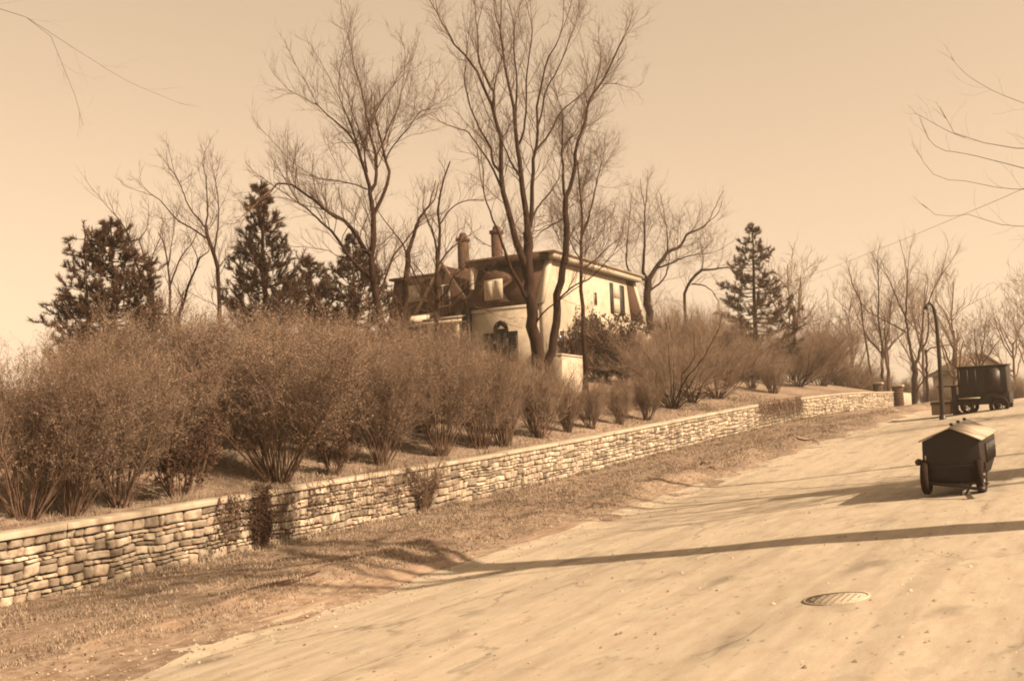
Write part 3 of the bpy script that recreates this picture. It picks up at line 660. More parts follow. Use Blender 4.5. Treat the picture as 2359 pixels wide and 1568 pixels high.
bare_tree('bare_tree', 'tallest bare tree, its stout trunk splitting into many upright stems before the house', 45, [
    ([(1243, 850), (1238, 815), (1226, 722), (1218, 647), (1215.5, 597), (1213, 560), (1215, 534)], 36, 22, 0),
    ([(1214, 640), (1213, 622), (1196, 580), (1184.6, 540), (1168, 475), (1158, 433), (1156.5, 397), (1155, 327), (1151, 304), (1140, 270), (1131, 237), (1123, 220), (1106, 181), (1092, 153), (1044, 100), (1025, 60)], 18, 3, -1.2),
    (Y([(545, 520), (555, 400), (510, 320), (435, 150), (425, 20), (415, -120)]), 8, 2.5, .6),
    (Y([(555, 400), (570, 280), (610, 150), (640, 40)]), 4, 2, .8),
    (Y([(625, 1080), (540, 960), (530, 850), (440, 700), (370, 540), (330, 400), (310, 270), (320, 200)]), 7, 2, -1.0),
    (Y([(610, 1170), (530, 990), (470, 900), (370, 760), (340, 720), (280, 700), (200, 670)]), 6, 2, -1.6),
    ([(1221, 690), (1210, 684), (1190, 640), (1180, 627), (1165, 582), (1122, 471), (1112, 430)], 11, 2.5, -1.4),
    (Y([(830, 1540), (800, 1300), (780, 1130), (750, 830), (730, 700), (725, 600), (690, 400), (660, 250), (625, 20), (600, -160)]), 16, 3, .4),
    (Y([(780, 1100), (700, 980), (630, 820)]), 7, 3, -.6),
    (Y([(760, 820), (800, 700), (820, 430), (820, 280), (855, 20), (870, -140)]), 6, 2.5, .8),
    (Y([(730, 600), (740, 300), (715, 20), (720, -150)]), 6, 2.5, .5),
    (Y([(850, 1500), (870, 1230), (875, 910), (910, 800), (915, 650), (910, 520), (940, 350), (990, 130), (1060, 20), (1100, -80)]), 12, 2.5, 1.0),
    (Y([(920, 660), (950, 540), (990, 360), (1080, 200), (1150, 30), (1190, -90)]), 5, 2, .8),
    (Y([(890, 880), (1000, 750), (1100, 560), (1200, 470), (1290, 400)]), 6, 2, 1.4),
    (Y([(850, 1490), (900, 1360), (1000, 1230), (1090, 1100)]), 6, 2.5, 1.6),
    ([(1228, 760), (1250, 722), (1290, 690), (1340, 655)], 5, 2, -1.0)], 14, l1=(2.1, 2.0), l2=(1.0, 4.6), l3=(.5, 5.0), leaders=2.6, f0=.8, up=.12)
bare_tree('bare_tree', 'leaning bare tree right of the tallest one, crossing the white house end', 48, [
    ([(1258, 850), (1266, 817), (1278, 760), (1286, 672), (1296, 622), (1303, 572), (1303, 523), (1303, 456)], 24, 13, 0),
    (Y([(1140, 1260), (1120, 1160), (1120, 970), (1110, 900), (1115, 600), (1090, 480)]), 8, 2, -.8),
    (Y([(1140, 1262), (1160, 1240), (1210, 1040), (1225, 850), (1290, 670), (1320, 500), (1380, 400), (1470, 250), (1580, 30), (1620, -60)]), 11, 3, .8),
    (Y([(1360, 430), (1370, 400), (1400, 270), (1430, 160)]), 4, 2, .4),
    (Y([(1320, 500), (1310, 440), (1290, 400), (1230, 460)]), 3, 2, -.4),
    (Y([(1140, 1420), (1050, 1470), (950, 1530), (900, 1580)]), 5, 2, -1.0),
    (Y([(1110, 900), (1140, 830), (1180, 770)]), 4, 2, -.8),
    ([(1286, 690), (1320, 660), (1360, 640), (1400, 600)], 5, 2, -1.2)], 15, l1=(2.4, 2.6), l2=(1.1, 4.8), l3=(.55, 5.0), leaders=2.0, f0=.6, up=.08)
bare_tree('bare_tree', 'thin straight bare tree before the windows of the white house end', 50, [
    ([(1347, 830), (1345, 767), (1343, 724), (1340, 661), (1338, 611), (1340, 560), (1340, 523), (1337, 461), (1333, 411), (1330, 370)], 15, 3, 0),
    ([(1343, 540), (1347, 523), (1356, 501), (1375, 419), (1385, 380)], 6, 2, 1.0),
    ([(1340, 620), (1370, 600), (1400, 570), (1425, 550)], 5, 2, 1.0),
    ([(1339, 600), (1320, 570), (1310, 540)], 4, 2, -1.0)], 16, l1=(2.6, 4.2), l2=(1.1, 5.2), l3=(.5, 4.2), leaders=1.8, f0=.5, up=.05)
bare_tree('bare_tree', 'wide low bare tree with crooked limbs, just right of the house', 74, [
    ([(1500, 800), (1496, 740), (1491, 684), (1493, 644)], 20, 17, 0),
    (V([(345, 620), (310, 560), (320, 400), (320, 220), (325, 120)]), 9, 2.5, -1.5),
    (V([(350, 618), (400, 540), (480, 440), (560, 400), (610, 310), (700, 280), (760, 220)]), 12, 3, 2),
    (V([(480, 440), (475, 350), (470, 260)]), 5, 2, -1),
    (V([(400, 545), (500, 510), (590, 470), (680, 450)]), 5, 2, -2),
    (V([(340, 625), (270, 600), (200, 520), (210, 300)]), 7, 2, -2),
    (V([(350, 700), (430, 640), (470, 570), (490, 470)]), 6, 2, 2)], 17, l1=(3.0, 2.2), l2=(1.4, 3.2), l3=(.7, 3.2), leaders=2.6, rt=.009, up=.10, ang=.8)
bare_tree('bare_tree', 'bare tree with one bent limb reaching right towards the lone spruce', 76, [
    (V([(600, 900), (590, 780), (595, 700), (640, 620), (710, 555)]), 9, 6, 0),
    (V([(710, 555), (780, 550), (860, 540), (930, 545)]), 6, 2.5, 1),
    (V([(710, 555), (715, 520), (720, 480)]), 3, 2, -1),
    (V([(640, 650), (720, 660), (780, 700)]), 4, 2, -1)], 18, l1=(1.8, 2.4), l2=(1.0, 3.2), l3=(.5, 3), leaders=1.6, rt=.009)
# bare trees on the left, between the pines
bare_tree('bare_tree', 'straight bare tree with rising arms, just left of the narrow-topped pine', 46, [
    (Q([(1360, 1100), (1350, 1000), (1345, 700), (1310, 500), (1255, 380), (1240, 280)]), 13, 8, 0),
    (Q([(1240, 285), (1255, 180), (1250, 50), (1240, -110), (1225, -180)]), 5, 2, .5),
    (Q([(1240, 300), (1110, 140), (1060, 20), (1020, -80)]), 5, 2, -1),
    (Q([(1310, 500), (1340, 300), (1345, 200), (1340, 50), (1320, -80)]), 5, 2, 1),
    (Q([(1255, 390), (1100, 290), (1000, 230), (880, 90), (800, 30)]), 5, 2, -1),
    (Q([(1330, 640), (1400, 560), (1450, 520)]), 3, 1.5, 1)], 19, l1=(1.5, 2.8), l2=(.8, 4), l3=(.4, 4), leaders=1.6, rt=.007)
bare_tree('bare_tree', 'forked bare tree close beside the broad dark pine', 44, [
    (Q([(815, 1100), (810, 1000), (790, 760)]), 13, 10, 0),
    (Q([(790, 760), (750, 600), (720, 480), (700, 400), (750, 320)]), 6, 2, .6),
    (Q([(790, 780), (690, 650), (640, 480), (600, 350), (530, 240), (480, 180)]), 7, 2, -.8),
    (Q([(790, 720), (800, 560), (830, 470), (860, 400)]), 4, 2, .8)], 20, l1=(1.4, 2.8), l2=(.7, 4), l3=(.35, 4), leaders=1.5, rt=.007)
bare_tree('bare_tree', 'slim upright bare tree midway between the two left pines', 48, [
    (Q([(950, 1100), (945, 1000), (945, 770), (920, 560), (895, 420), (850, 340)]), 9, 2.5, 0),
    (Q([(950, 770), (1010, 600), (1060, 510), (1120, 440), (1160, 370)]), 5, 2, .8),
    (Q([(930, 640), (960, 430), (980, 340)]), 3, 1.5, -.6)], 21, l1=(1.4, 3), l2=(.7, 4), l3=(.35, 4), leaders=1.5, rt=.007)
bare_tree('bare_tree', 'gnarled dark bare trunk leaning right, half hidden by the hedge tops', 43, [
    (Q([(1015, 1120), (1030, 1010), (1060, 900), (1085, 800), (1140, 680), (1190, 550)]), 12, 4, 0),
    (Q([(1190, 550), (1230, 520), (1260, 500)]), 4, 2, .4),
    (Q([(1160, 640), (1170, 550), (1150, 490)]), 3, 2, -.4)], 22, l1=(1.2, 2.8), l2=(.6, 4), l3=(.3, 4), leaders=1.2, rt=.007)
# bare trees beyond the crest of the road
bare_tree('bare_tree', 'dark forked bare tree rising behind the stone gate pillars', 96, [
    (Z([(885, 1330), (885, 1235), (880, 1000)]), 15, 13, 0),
    (Z([(880, 1010), (845, 900), (820, 700), (800, 570), (800, 470), (820, 130)]), 8, 2, -1),
    (Z([(800, 700), (700, 640), (600, 590), (450, 515)]), 4, 2, -2),
    (Z([(800, 570), (750, 470), (690, 330), (640, 200)]), 4, 2, 1),
    (Z([(882, 1000), (910, 950), (930, 850), (955, 680), (960, 500)]), 8, 3, 1),
    (Z([(930, 880), (990, 780), (1010, 600), (1000, 480), (1040, 340), (1130, 170)]), 5, 2, 2)], 23, l1=(3.0, 2.0), l2=(1.5, 2.6), l3=(.8, 2.4), leaders=3.0, rt=.012)
bare_tree('bare_tree', 'thin pale bare tree left of the dark forked tree behind the wall', 100, [
    (Z([(580, 1300), (580, 1200), (582, 1000), (580, 800)]), 8, 6, 0),
    (Z([(580, 800), (550, 600), (550, 300), (545, 120)]), 5, 2, -1),
    (Z([(582, 810), (605, 700), (600, 560), (570, 500)]), 3, 1.5, 1)], 24, l1=(2.6, 2.0), l2=(1.4, 2.6), l3=(.8, 2.2), leaders=2.6, rt=.012)
bare_tree('bare_tree', 'leaning thin bare tree above the thicket behind the far wall', 98, [
    (Z([(510, 1290), (500, 1180), (460, 1000), (450, 900), (410, 650), (385, 430), (300, 250)]), 7, 2, 0)], 25, l1=(2.4, 1.9), l2=(1.3, 2.6), l3=(.8, 2.2), leaders=2.6, rt=.012, f0=.3)
bare_tree('bare_tree', 'crooked bare tree right of the lamp post with one low curved bough', 94, [
    (Z([(1000, 1400), (1000, 1300), (990, 1000), (980, 860)]), 8, 5, 0),
    (Z([(905, 1230), (940, 1170), (1000, 1100), (1110, 1060), (1250, 1060)]), 4, 3, 0),
    (Z([(985, 900), (1020, 850), (1120, 830), (1200, 815)]), 4, 2, 0)], 26, l1=(2.0, 2.0), l2=(1.2, 2.6), l3=(.7, 2.2), leaders=2.0, rt=.012)

# ------------------------------------------------------------------ evergreens
conifer('pine_tree', 'broad dark pine at the left end of the hedge', 37, (255, 505), 1010, [(.12, 1.9), (.45, 1.95), (.6, 1.65), (.8, 1.0), (.93, .42), (1, .05)], 41, tuft=.17, whorl=.30, per=8, droop=-.05, lift=.30, gaps=.16, dens=1.1)
conifer('pine_tree', 'ragged pine with flat-topped boughs at the far left edge', 36, (192, 512), 1030, [(.15, 1.4), (.5, 1.3), (.66, 1.05), (.8, .65), (.92, .7), (1, .4)], 42, tuft=.17, whorl=.5, per=5, droop=.05, lift=.12, gaps=.3, dens=1.0)
conifer('pine_tree', 'narrow-topped pine with upswept tufts near the middle of the hedge', 42, (602, 418), 960, [(.25, 1.9), (.40, 1.8), (.55, 1.35), (.7, .8), (.85, .55), (.95, .25), (1, .04)], 43, tuft=.17, whorl=.34, per=8, droop=-.1, lift=.75, gaps=.18, dens=1.0)
conifer('pine_tree', 'pine peeping out behind the arching limb of the forked tree', 47, (812, 535), 930, [(.25, 2.4), (.5, 2.0), (.65, 1.35), (.78, .75), (.9, .35), (1, .04)], 44, tuft=.17, whorl=.34, per=8, droop=-.05, lift=.5, gaps=.18, dens=1.0)
conifer('pine_tree', 'low bushy pine between the narrow-topped pine and the forked tree', 44, (712, 588), 940, [(.25, 1.6), (.5, 1.4), (.7, .95), (.85, .5), (1, .05)], 45, tuft=.17, whorl=.34, per=8, droop=-.05, lift=.55, gaps=.16, dens=1.1)
conifer('spruce_tree', 'lone conical spruce standing clear against the sky right of the house', 78, (1733, 516), 880, [(.10, 3.3), (.32, 3.3), (.5, 2.5), (.65, 1.75), (.8, 1.1), (.93, .5), (1, .05)], 46, tuft=.25, whorl=.42, per=7, droop=-.18, lift=.42, gaps=.22, dens=.8, mat='needle_pale', side=4.2)

# ------------------------------------------------------------------ shrubs
LEAFY = [make_shrub('shrub', 60 + i, 3.4, 1.5, 50, .66, 44000, .0175, ('shrub_twig', 'pale_twig', 'leaf'), l1=(.28, 8.0), l2=(.5, 8), droop=.02, leaf_lo=.26) for i in range(3)]
TWIGGY = [make_shrub('shrub', 70 + i, 2.6, 1.0, 46, .52, 0, 0, ('shrub_twig', 'pale_twig', 'leaf'), l1=(.24, 12), l2=(.45, 10), up=.10) for i in range(2)]
HOLLY = [make_shrub('shrub', 80, 1.5, .7, 26, .7, 5200, .030, ('shrub_twig', 'shrub_twig', 'leaf_dark'), l1=(.3, 8), l2=(.5, 6)),
         make_shrub('shrub', 81, 2.6, 1.3, 34, .75, 22000, .045, ('shrub_twig', 'shrub_twig', 'leaf_dark'), l1=(.3, 7), l2=(.5, 5), leaf_lo=.08)]
SPREAD = [make_shrub('shrub', 90 + i, 4.2, 2.4, 22, .95, 0, 0, ('bark', 'pale_twig', 'leaf'), l1=(.28, 12), l2=(.5, 9), up=.05, stem_r=.030, wob=.19) for i in range(2)]
def shrub(proto, x, t_, h, h0, label, group, wide=1.0, rot=0.0):
    s_ = s_at(x, t_); z = float(zfull(np.array([s_]), np.array([t_]))[0]); k = h / h0
    return place(proto, world(s_, t_, z), rot, (k * wide, k * wide, k), label, 'shrub', group)
HG = 'hedge shrubs along the top of the stone wall'
shrub(LEAFY[0], 62, -1.5, 2.9, 3.4, 'leafy brown hedge shrub at the far left end over the wall', HG, 1.0, .3)
shrub(LEAFY[1], 165, -1.4, 2.9, 3.4, 'leafy hedge shrub below the ragged flat-topped pine', HG, .95, 1.9)
shrub(LEAFY[2], 275, -1.5, 2.9, 3.4, 'dark-footed hedge shrub under the broad dark pine', HG, .9, 4.0)
shrub(HOLLY[0], 415, -1.3, 1.75, 1.5, 'small rounded shrub with a fan of bare stems, in front of the leafy mass', HG, 1.0, .5)
shrub(LEAFY[0], 640, -1.5, 3.75, 3.4, 'largest vase-shaped hedge shrub, straight above the ivy trunk on the wall', HG, 1.1, 2.4)
shrub(HOLLY[0], 768, -1.3, 1.2, 1.5, 'low dark glossy shrub tucked between two big hedge shrubs', HG, .85, 2.2)
shrub(LEAFY[1], 880, -1.4, 3.2, 3.4, 'fan-shaped hedge shrub with splayed bare stems left of the twiggy vine', HG, .85, .2)
shrub(LEAFY[2], 1014, -1.5, 3.6, 3.4, 'last leafy dark hedge shrub before the twiggy ones begin', HG, .8, 5.1)
for i, (x, h, wd_, lab) in enumerate([(1104, 3.2, .95, 'first and tallest of the leafless twiggy hedge shrubs'), (1162, 2.8, .95, 'second twiggy hedge shrub from the left, pale brown'),
        (1245, 2.6, 1.05, 'thick-stemmed twiggy hedge shrub below the tallest tree'), (1310, 1.8, .95, 'narrow-footed twiggy hedge shrub below the white garden wall'),
        (1365, 1.75, 1.0, 'twiggy hedge shrub below the dark evergreen bush'), (1432, 1.8, 1.05, 'leaning twiggy hedge shrub, second from the right end of the row'), (1496, 1.8, .95, 'last twiggy hedge shrub at the right end of the row')]):
    shrub(TWIGGY[i % 2], x, -1.5, h, 2.6, lab, HG, wd_, 1.3 * i)
BG = 'bushes behind the hedge row'
for i, (x, t_, h, wd_, p, lab) in enumerate([(340, -4.2, 3.3, 1.1, 2, 'leafy bush behind the hedge, touching the right side of the broad dark pine'), (455, -4.4, 3.35, 1.15, 0, 'leafy bush in the second row below the bare trees on the left'),
        (570, -4.3, 3.3, 1.1, 1, 'leafy bush in the second row in front of the narrow-topped pine'), (700, -4.6, 3.4, 1.15, 2, 'leafy bush in the second row below the low bushy pine'),
        (800, -4.2, 3.0, 1.1, 0, 'leafy bush in the second row left of the forked tree trunk'), (900, -4.2, 3.0, 1.1, 1, 'leafy bush in the second row at the foot of the forked tree'),
        (975, -4.4, 3.0, 1.05, 2, 'leafy bush in the second row below the white porch edge'), (215, -4.3, 2.7, 1.0, 1, 'leafy bush in the second row at the feet of the two left pines')]):
    shrub(LEAFY[p], x, t_, h, 3.4, lab, BG, wd_, .9 * i + .4)
shrub(TWIGGY[1], 1085, -4.2, 1.9, 2.6, 'pale twiggy bush below the arched window of the house', BG, 1.1, .7)
shrub(TWIGGY[0], 1190, -4.4, 1.4, 2.6, 'pale twiggy bush at the foot of the tallest tree', BG, 1.1, 2.6)
shrub(TWIGGY[1], 1285, -4.6, .8, 2.6, 'pale twiggy bush before the low white garden wall', BG, 1.1, 3.9)
HB = 'bushes around the house and spruce'
shrub(HOLLY[1], 1395, -9.2, 3.5, 2.6, 'large dark evergreen bush before the white house end', HB, 1.0, .4)
shrub(HOLLY[1], 1352, -9.4, 3.1, 2.6, 'dark evergreen bush wrapped round the thin straight tree', HB, .62, 2.1)
shrub(HOLLY[1], 1445, -8.6, 2.7, 2.6, 'smaller dark evergreen bush at the right of the large one', HB, .9, 4.4)
shrub(TWIGGY[0], 1520, -6.0, 3.0, 2.6, 'vase-shaped twiggy bush before the low right wing of the house', HB, 1.1, 1.0)
shrub(SPREAD[0], 1556, -2.2, 4.4, 4.2, 'tall spreading bush with dark crossing stems by the end of the hedge row', HB, 1.0, .4)
shrub(SPREAD[1], 1604, -2.6, 3.7, 4.2, 'spreading many-stemmed bush, second beyond the hedge row', HB, 1.0, 2.2)
shrub(SPREAD[0], 1660, -3.0, 3.5, 4.2, 'slanting-stemmed bush, third beyond the hedge row', HB, 1.1, 3.6)
shrub(SPREAD[1], 1560, -11.5, 4.6, 4.2, 'tall brown twig bush at the corner of the right wing', HB, 1.05, 5.0)
shrub(SPREAD[0], 1640, -11.0, 4.2, 4.2, 'brown twig bush left below the spruce', HB, 1.1, 1.7)
shrub(SPREAD[1], 1720, -7.0, 3.2, 4.2, 'brown twig bush right at the foot of the spruce', HB, 1.2, .9)
shrub(TWIGGY[1], 1590, -8.5, 4.2, 2.6, 'tall fuzzy brown bush filling the gap right of the low wing', HB, 1.1, 1.5)
shrub(TWIGGY[0], 1672, -8.0, 3.9, 2.6, 'fuzzy brown bush between the bent-limbed tree and the spruce', HB, 1.2, 4.2)
shrub(TWIGGY[0], 1790, -2.8, 2.2, 2.6, 'pale twig bush above the vine-covered stretch of wall', HB, 1.3, .2)
shrub(TWIGGY[1], 1740, -4.5, 2.3, 2.6, 'pale twig bush below the spruce near the wall', HB, 1.3, 3.3)
TK = 'thicket behind the far stretch of wall'
for i, (x, t_, h, p, wd_, lab) in enumerate([(1850, -4.0, 3.8, SPREAD[1], 1.2, 'brown bush above the bend of the far wall'), (1905, -4.6, 4.4, LEAFY[1], 1.1, 'densest dark bush of the thicket behind the far wall'),
        (1955, -5.0, 3.6, TWIGGY[0], 1.5, 'right-hand dark bush of the thicket behind the far wall'), (1830, -9.0, 5.0, SPREAD[0], 1.2, 'tall twig bush at the back of the thicket, right of the spruce'),
        (1900, -11.0, 5.5, SPREAD[1], 1.2, 'taller twig bush at the back of the thicket, left of the leaning thin tree'), (1995, -7.0, 3.0, TWIGGY[0], 1.4, 'pale twig bush below the leaning thin tree'),
        (2045, -6.5, 2.6, TWIGGY[1], 1.4, 'pale twig bush left behind the stone gate pillars')]):
    shrub(p, x, t_, h, {'s': 4.2}.get('', 3.4 if p in LEAFY else 4.2 if p in SPREAD else 2.6), lab, TK, wd_, 1.1 * i)

# ------------------------------------------------------------------ far wood beyond the crest: a few trees grown once, then copied
def wood_proto(seed, h):
    rng = np.random.default_rng(seed); root = bpy.data.objects.new('bare_tree', None); COL.objects.link(root)
    z = np.linspace(-.3, h * .62, 8); p = np.stack([np.cumsum(rng.normal(size=8)) * .08, np.cumsum(rng.normal(size=8)) * .08, z], 1)[None]; rr = np.linspace(.17, .08, 8)[None]
    i0 = np.zeros(7, int); A, AR = spawn(p, rr, i0, rng.uniform(.35, 1, 7), h * .5 * rng.uniform(.7, 1.1, 7), .5, .1, 9, .07, .03, rng, .12, .7)
    tb = MB(); tb.tubes(polys(p, rr) + polys(A, AR)); tb.build('trunk', M['far_bark'], root, smooth=True)
    cb = MB(); pr, rd = A, AR
    for (L, per, n, an) in ((2.0, 2.0, 6, .65), (1.1, 2.8, 5, .6), (.6, 2.6, 4, .6)):
        ln = np.linalg.norm(np.diff(pr, axis=1), axis=2).sum(1); ii, ff = children(ln, per, rng, .15, 1)
        pr, rd = spawn(pr, rd, ii, ff, L * rng.uniform(.5, 1.3, len(ii)), an, .1, n, .03, .011, rng, .2, .5); cb.tubes(polys(pr, rd), tone=rng.uniform(0, 1, len(pr)))
    cb.build('crown', M['far_twig'], root); return root
WOOD = [wood_proto(101, 9.0), wood_proto(102, 10.0), wood_proto(103, 8.0)]
ORD = ['first', 'second', 'third', 'fourth', 'fifth', 'sixth', 'seventh', 'eighth', 'ninth', 'tenth', 'eleventh', 'twelfth', 'thirteenth', 'fourteenth', 'fifteenth', 'sixteenth', 'seventeenth', 'eighteenth', 'nineteenth', 'twentieth']
far = sorted([(1838, 105, 9.0), (1905, 104, 8.0), (1972, 112, 9.0), (2050, 108, 9.0), (2128, 116, 8.6), (2195, 104, 8.4), (2262, 108, 9.4), (2335, 106, 8.8), (2372, 116, 10)])
for i, (x, k, h) in enumerate(far):
    p = P(x, 900, k); place(WOOD[i % 3], (p[0], p[1], gz1(p) - .1), 1.7 * i, (1.45, 1.15, 1.5, 1.0, 1.3)[i * 3 % 5] * h / (9.0, 10.0, 8.0)[i % 3],
        'hazy bare tree of the far wood beyond the crest, ' + ORD[i] + ' from the left', 'tree', 'bare trees of the far wood')
for i, (x, k, h) in enumerate([(2010, 97, 2.2), (2090, 104, 2.4), (2140, 100, 2.2), (2190, 108, 2.6), (2250, 104, 2.4), (2310, 110, 3), (2350, 100, 2.6)]):
    p = P(x, 900, k); place(TWIGGY[i % 2], (p[0], p[1], gz1(p) - .1), 2.1 * i, (h / 2.6 * 1.5, h / 2.6 * 1.5, h / 2.6),
        'pale scrub bush under the far wood, ' + ORD[i] + ' from the left', 'shrub', 'scrub under the far wood')

# ------------------------------------------------------------------ road-side things
def rzs(s_, t_): return float(rz(np.array([[s_]]), np.array([[t_]]))[0, 0])
def ghit(x, y, kmax=140.0):
    d = F_ + R_ * (x - W / 2) / FP - U_ * (y - H / 2) / FP
    k = np.arange(4, kmax, .04); p = CAM[:, None] + d[:, None] * k
    s_ = p[0] * u[0] + p[1] * u[1]; t_ = p[0] * v[0] + p[1] * v[1] + T0
    b = p[2] < zb(s_) + prof(t_); i = int(np.argmax(b)); return s_[i], t_[i], k[i]
def frame(s0, t0, slope=.066):
    z0 = rzs(s0, t0)
    def f(vs):
        vs = np.asarray(vs, float); o = world(s0 + vs[:, 1], t0 + vs[:, 0]); o[:, 2] = z0 + vs[:, 2] + slope * vs[:, 1]; return o
    return f
def part(name, mat, shapes, parent, bevel=0.0, smooth=False):
    m = MB()
    for s_ in shapes: s_(m)
    o = m.build(name, M[mat], parent, smooth)
    if bevel: b = o.modifiers.new('edges', 'BEVEL'); b.width = bevel; b.segments = 2
    return o
def wheel(f, x, y, r, w, parent, axis='x', spokes=0):
    """tyre with rim and hub; axis x = rolling along the road"""
    an = np.linspace(0, 2 * math.pi, 29)[:-1]; prf = [(r * .72, -w / 2), (r * .9, -w / 2), (r, -w * .32), (r, w * .32), (r * .9, w / 2), (r * .72, w / 2)]
    def ringmesh(prf, m, closed=True):
        n = len(prf); vs = []
        for q in an:
            for (rr, o) in prf:
                a, b = rr * math.cos(q), rr * math.sin(q)
                vs.append((x + o, y + a, r + b) if axis == 'x' else (x + a, y + o, r + b))
        i = np.arange(28)[:, None] * n; j = np.arange(n)[None]; i2 = ((np.arange(28) + 1) % 28)[:, None] * n; j2 = (j + 1) % n
        m.add(f(np.array(vs)), np.stack([i + j, i2 + j, i2 + j2, i + j2], -1).reshape(-1, 4))
    t = MB(); ringmesh(prf, t); to = t.build('wheel', M['wheel'], parent, True)
    m = MB()
    ringmesh([(r * .60, -w * .3), (r * .72, -w * .3), (r * .72, w * .3), (r * .60, w * .3)], m)
    ringmesh([(.001, -w * .55), (r * .16, -w * .55), (r * .16, w * .55), (.001, w * .55)], m)
    for q in np.linspace(0, 2 * math.pi, 11)[:-1]:
        c, s_ = math.cos(q), math.sin(q); pts = np.array([[0, c * r * .12, r + s_ * r * .12], [0, c * r * .62, r + s_ * r * .62]])
        pts = np.stack([np.full(2, x), y + pts[:, 1], pts[:, 2]], 1) if axis == 'x' else np.stack([x + pts[:, 1], np.full(2, y), pts[:, 2]], 1)
        m.tubes([(f(pts), np.array([.018, .018]))])
    m.build('rim', M['iron'], to); return to

# gabled tool trailer
tf = frame(21.2, 13.33)
tr = empty('tool_trailer', tf(np.array([[0, .8, 0]]))[0], 'dark box trailer with a low gabled lid and two small wheels, parked on the road', 'trailer')
fx = lambda lo, hi: (lambda m: m.box(lo, hi, fn=tf))
def gable(poly, y0, y1): return lambda m: m.prism(poly, y0, y1, tf)
part('body', 'dark', [gable([(-.50, .56), (-.49, .98), (0, 1.195), (.49, .98), (.50, .56), (.38, .22), (-.38, .22)], 0, 2.3)], tr, .012)
part('lid', 'lid', [gable([(-.54, .965), (0, 1.21), (0, 1.235), (-.55, .99)], -.03, 2.34)], tr)
part('lid', 'lid', [gable([(.54, .965), (0, 1.21), (0, 1.235), (.55, .99)], -.03, 2.34)], tr)
part('ridge_knob', 'iron', [fx((-.03, .25, 1.236), (.03, .33, 1.285)), fx((-.03, 1.1, 1.236), (.03, 1.18, 1.285)), fx((-.03, 1.95, 1.236), (.03, 2.03, 1.285))], tr, .01)
part('front_frame', 'iron', [fx((-.49, -.03, .50), (.49, -.002, .54)), fx((-.45, -.05, .19), (.60, .05, .218))], tr, .005)
for x_ in (-1, 1):
    part('side_louvres', 'iron', [fx((min(x_ * .497, x_ * .515), .75 + .13 * i, .50), (max(x_ * .497, x_ * .515), .80 + .13 * i, .86)) for i in range(11)], tr)
part('axle', 'iron', [lambda m: m.tubes([(tf(np.array([[-.5, .12, .33], [.5, .12, .33]])), np.array([.03, .03]))])], tr)
for x_ in (-.47, .47):
    wheel(tf, x_, .12, .33, .13, tr)
part('side_lamp', 'iron', [lambda m: m.tubes([(tf(np.array([[-.58, -.02, .60], [-.58, .02, .60], [-.58, .10, .60], [-.58, .13, .60]])), np.array([.03, .065, .065, .02]))], cap=True), fx((-.56, .03, .59), (-.48, .06, .61))], tr)
part('painted_glint', 'trim', [fx((-.455, -.02, .64), (-.43, -.004, .72))], tr)  # white chip painting a small glint on the dark body
for xa, xb in ((.16, .13), (.34, .20)):
    part('prop_leg', 'iron', [lambda m: m.tubes([(tf(np.array([[xa, -.02, .24], [xb, -.10, .0]])), np.array([.022, .02]))])], tr)
part('drawbar', 'iron', [lambda m: m.tubes([(tf(np.array([[-.4, -.02, .22], [.55, -.85, .20]])), np.array([.03, .03])), (tf(np.array([[.5, -.02, .22], [.62, -.85, .20]])), np.array([.03, .03]))]), fx((.54, -.95, .17), (.64, -.8, .24))], tr)

# work wagon further up the road
wf = frame(53.0, 8.25, .06)
wg = empty('work_wagon', wf(np.array([[1.2, .8, 0]]))[0], 'dark work wagon with a flat-lidded tank, standing behind the gabled trailer', 'wagon')
wx = lambda lo, hi: (lambda m: m.box(lo, hi, fn=wf))
part('tank', 'panel', [wx((-.35, 0, .12), (.44, 1.0, .60))] + [wx((-.37 + i * .26, -.03, .12), (-.33 + i * .26, -.002, .60)) for i in range(4)], wg, .01)
part('tank_rim', 'iron', [wx((-.41, -.06, .602), (.52, 1.06, .70))], wg, .01)
part('tank_lid', 'lid', [wx((-.38, -.03, .702), (.46, 1.03, .755))], wg, .01)
part('post', 'iron', [wx((.52, .1, .10), (.72, .35, 1.368))], wg, .01)
part('canopy_shelf', 'iron', [wx((-.08, -.05, 1.37), (.86, 1.2, 1.43))], wg, .01)
part('strut', 'iron', [lambda m: m.tubes([(wf(np.array([[-.0, .1, .756], [-.0, .1, 1.369]])), np.array([.025, .025]))])], wg)
part('cabin', 'dark', [wx((.83, .05, 1.0), (2.9, 1.7, 2.2))], wg, .03)
part('cabin_roof', 'iron', [wx((.78, 0, 2.202), (2.96, 1.76, 2.27))], wg, .02)
part('chassis', 'dark', [wx((.74, .1, .50), (2.95, 1.65, .998))] + [wx((.9 + i * .22, .07, .52), (.98 + i * .22, .098, .98)) for i in range(9)], wg, .01)
part('door', 'iron', [wx((2.0, .03, 1.06), (2.62, .048, 2.12))], wg)
part('batten', 'iron', [wx((.9 + i * .34, .02, 1.02), (.94 + i * .34, .049, 2.18)) for i in range(3)], wg)
part('running_board', 'lid', [wx((.86, -.22, .80), (1.75, .068, .84))], wg)
for x_ in (1.05, 2.5):
    for y_ in (.0, 1.7): wheel(wf, x_, y_, .42, .14, wg, axis='y')

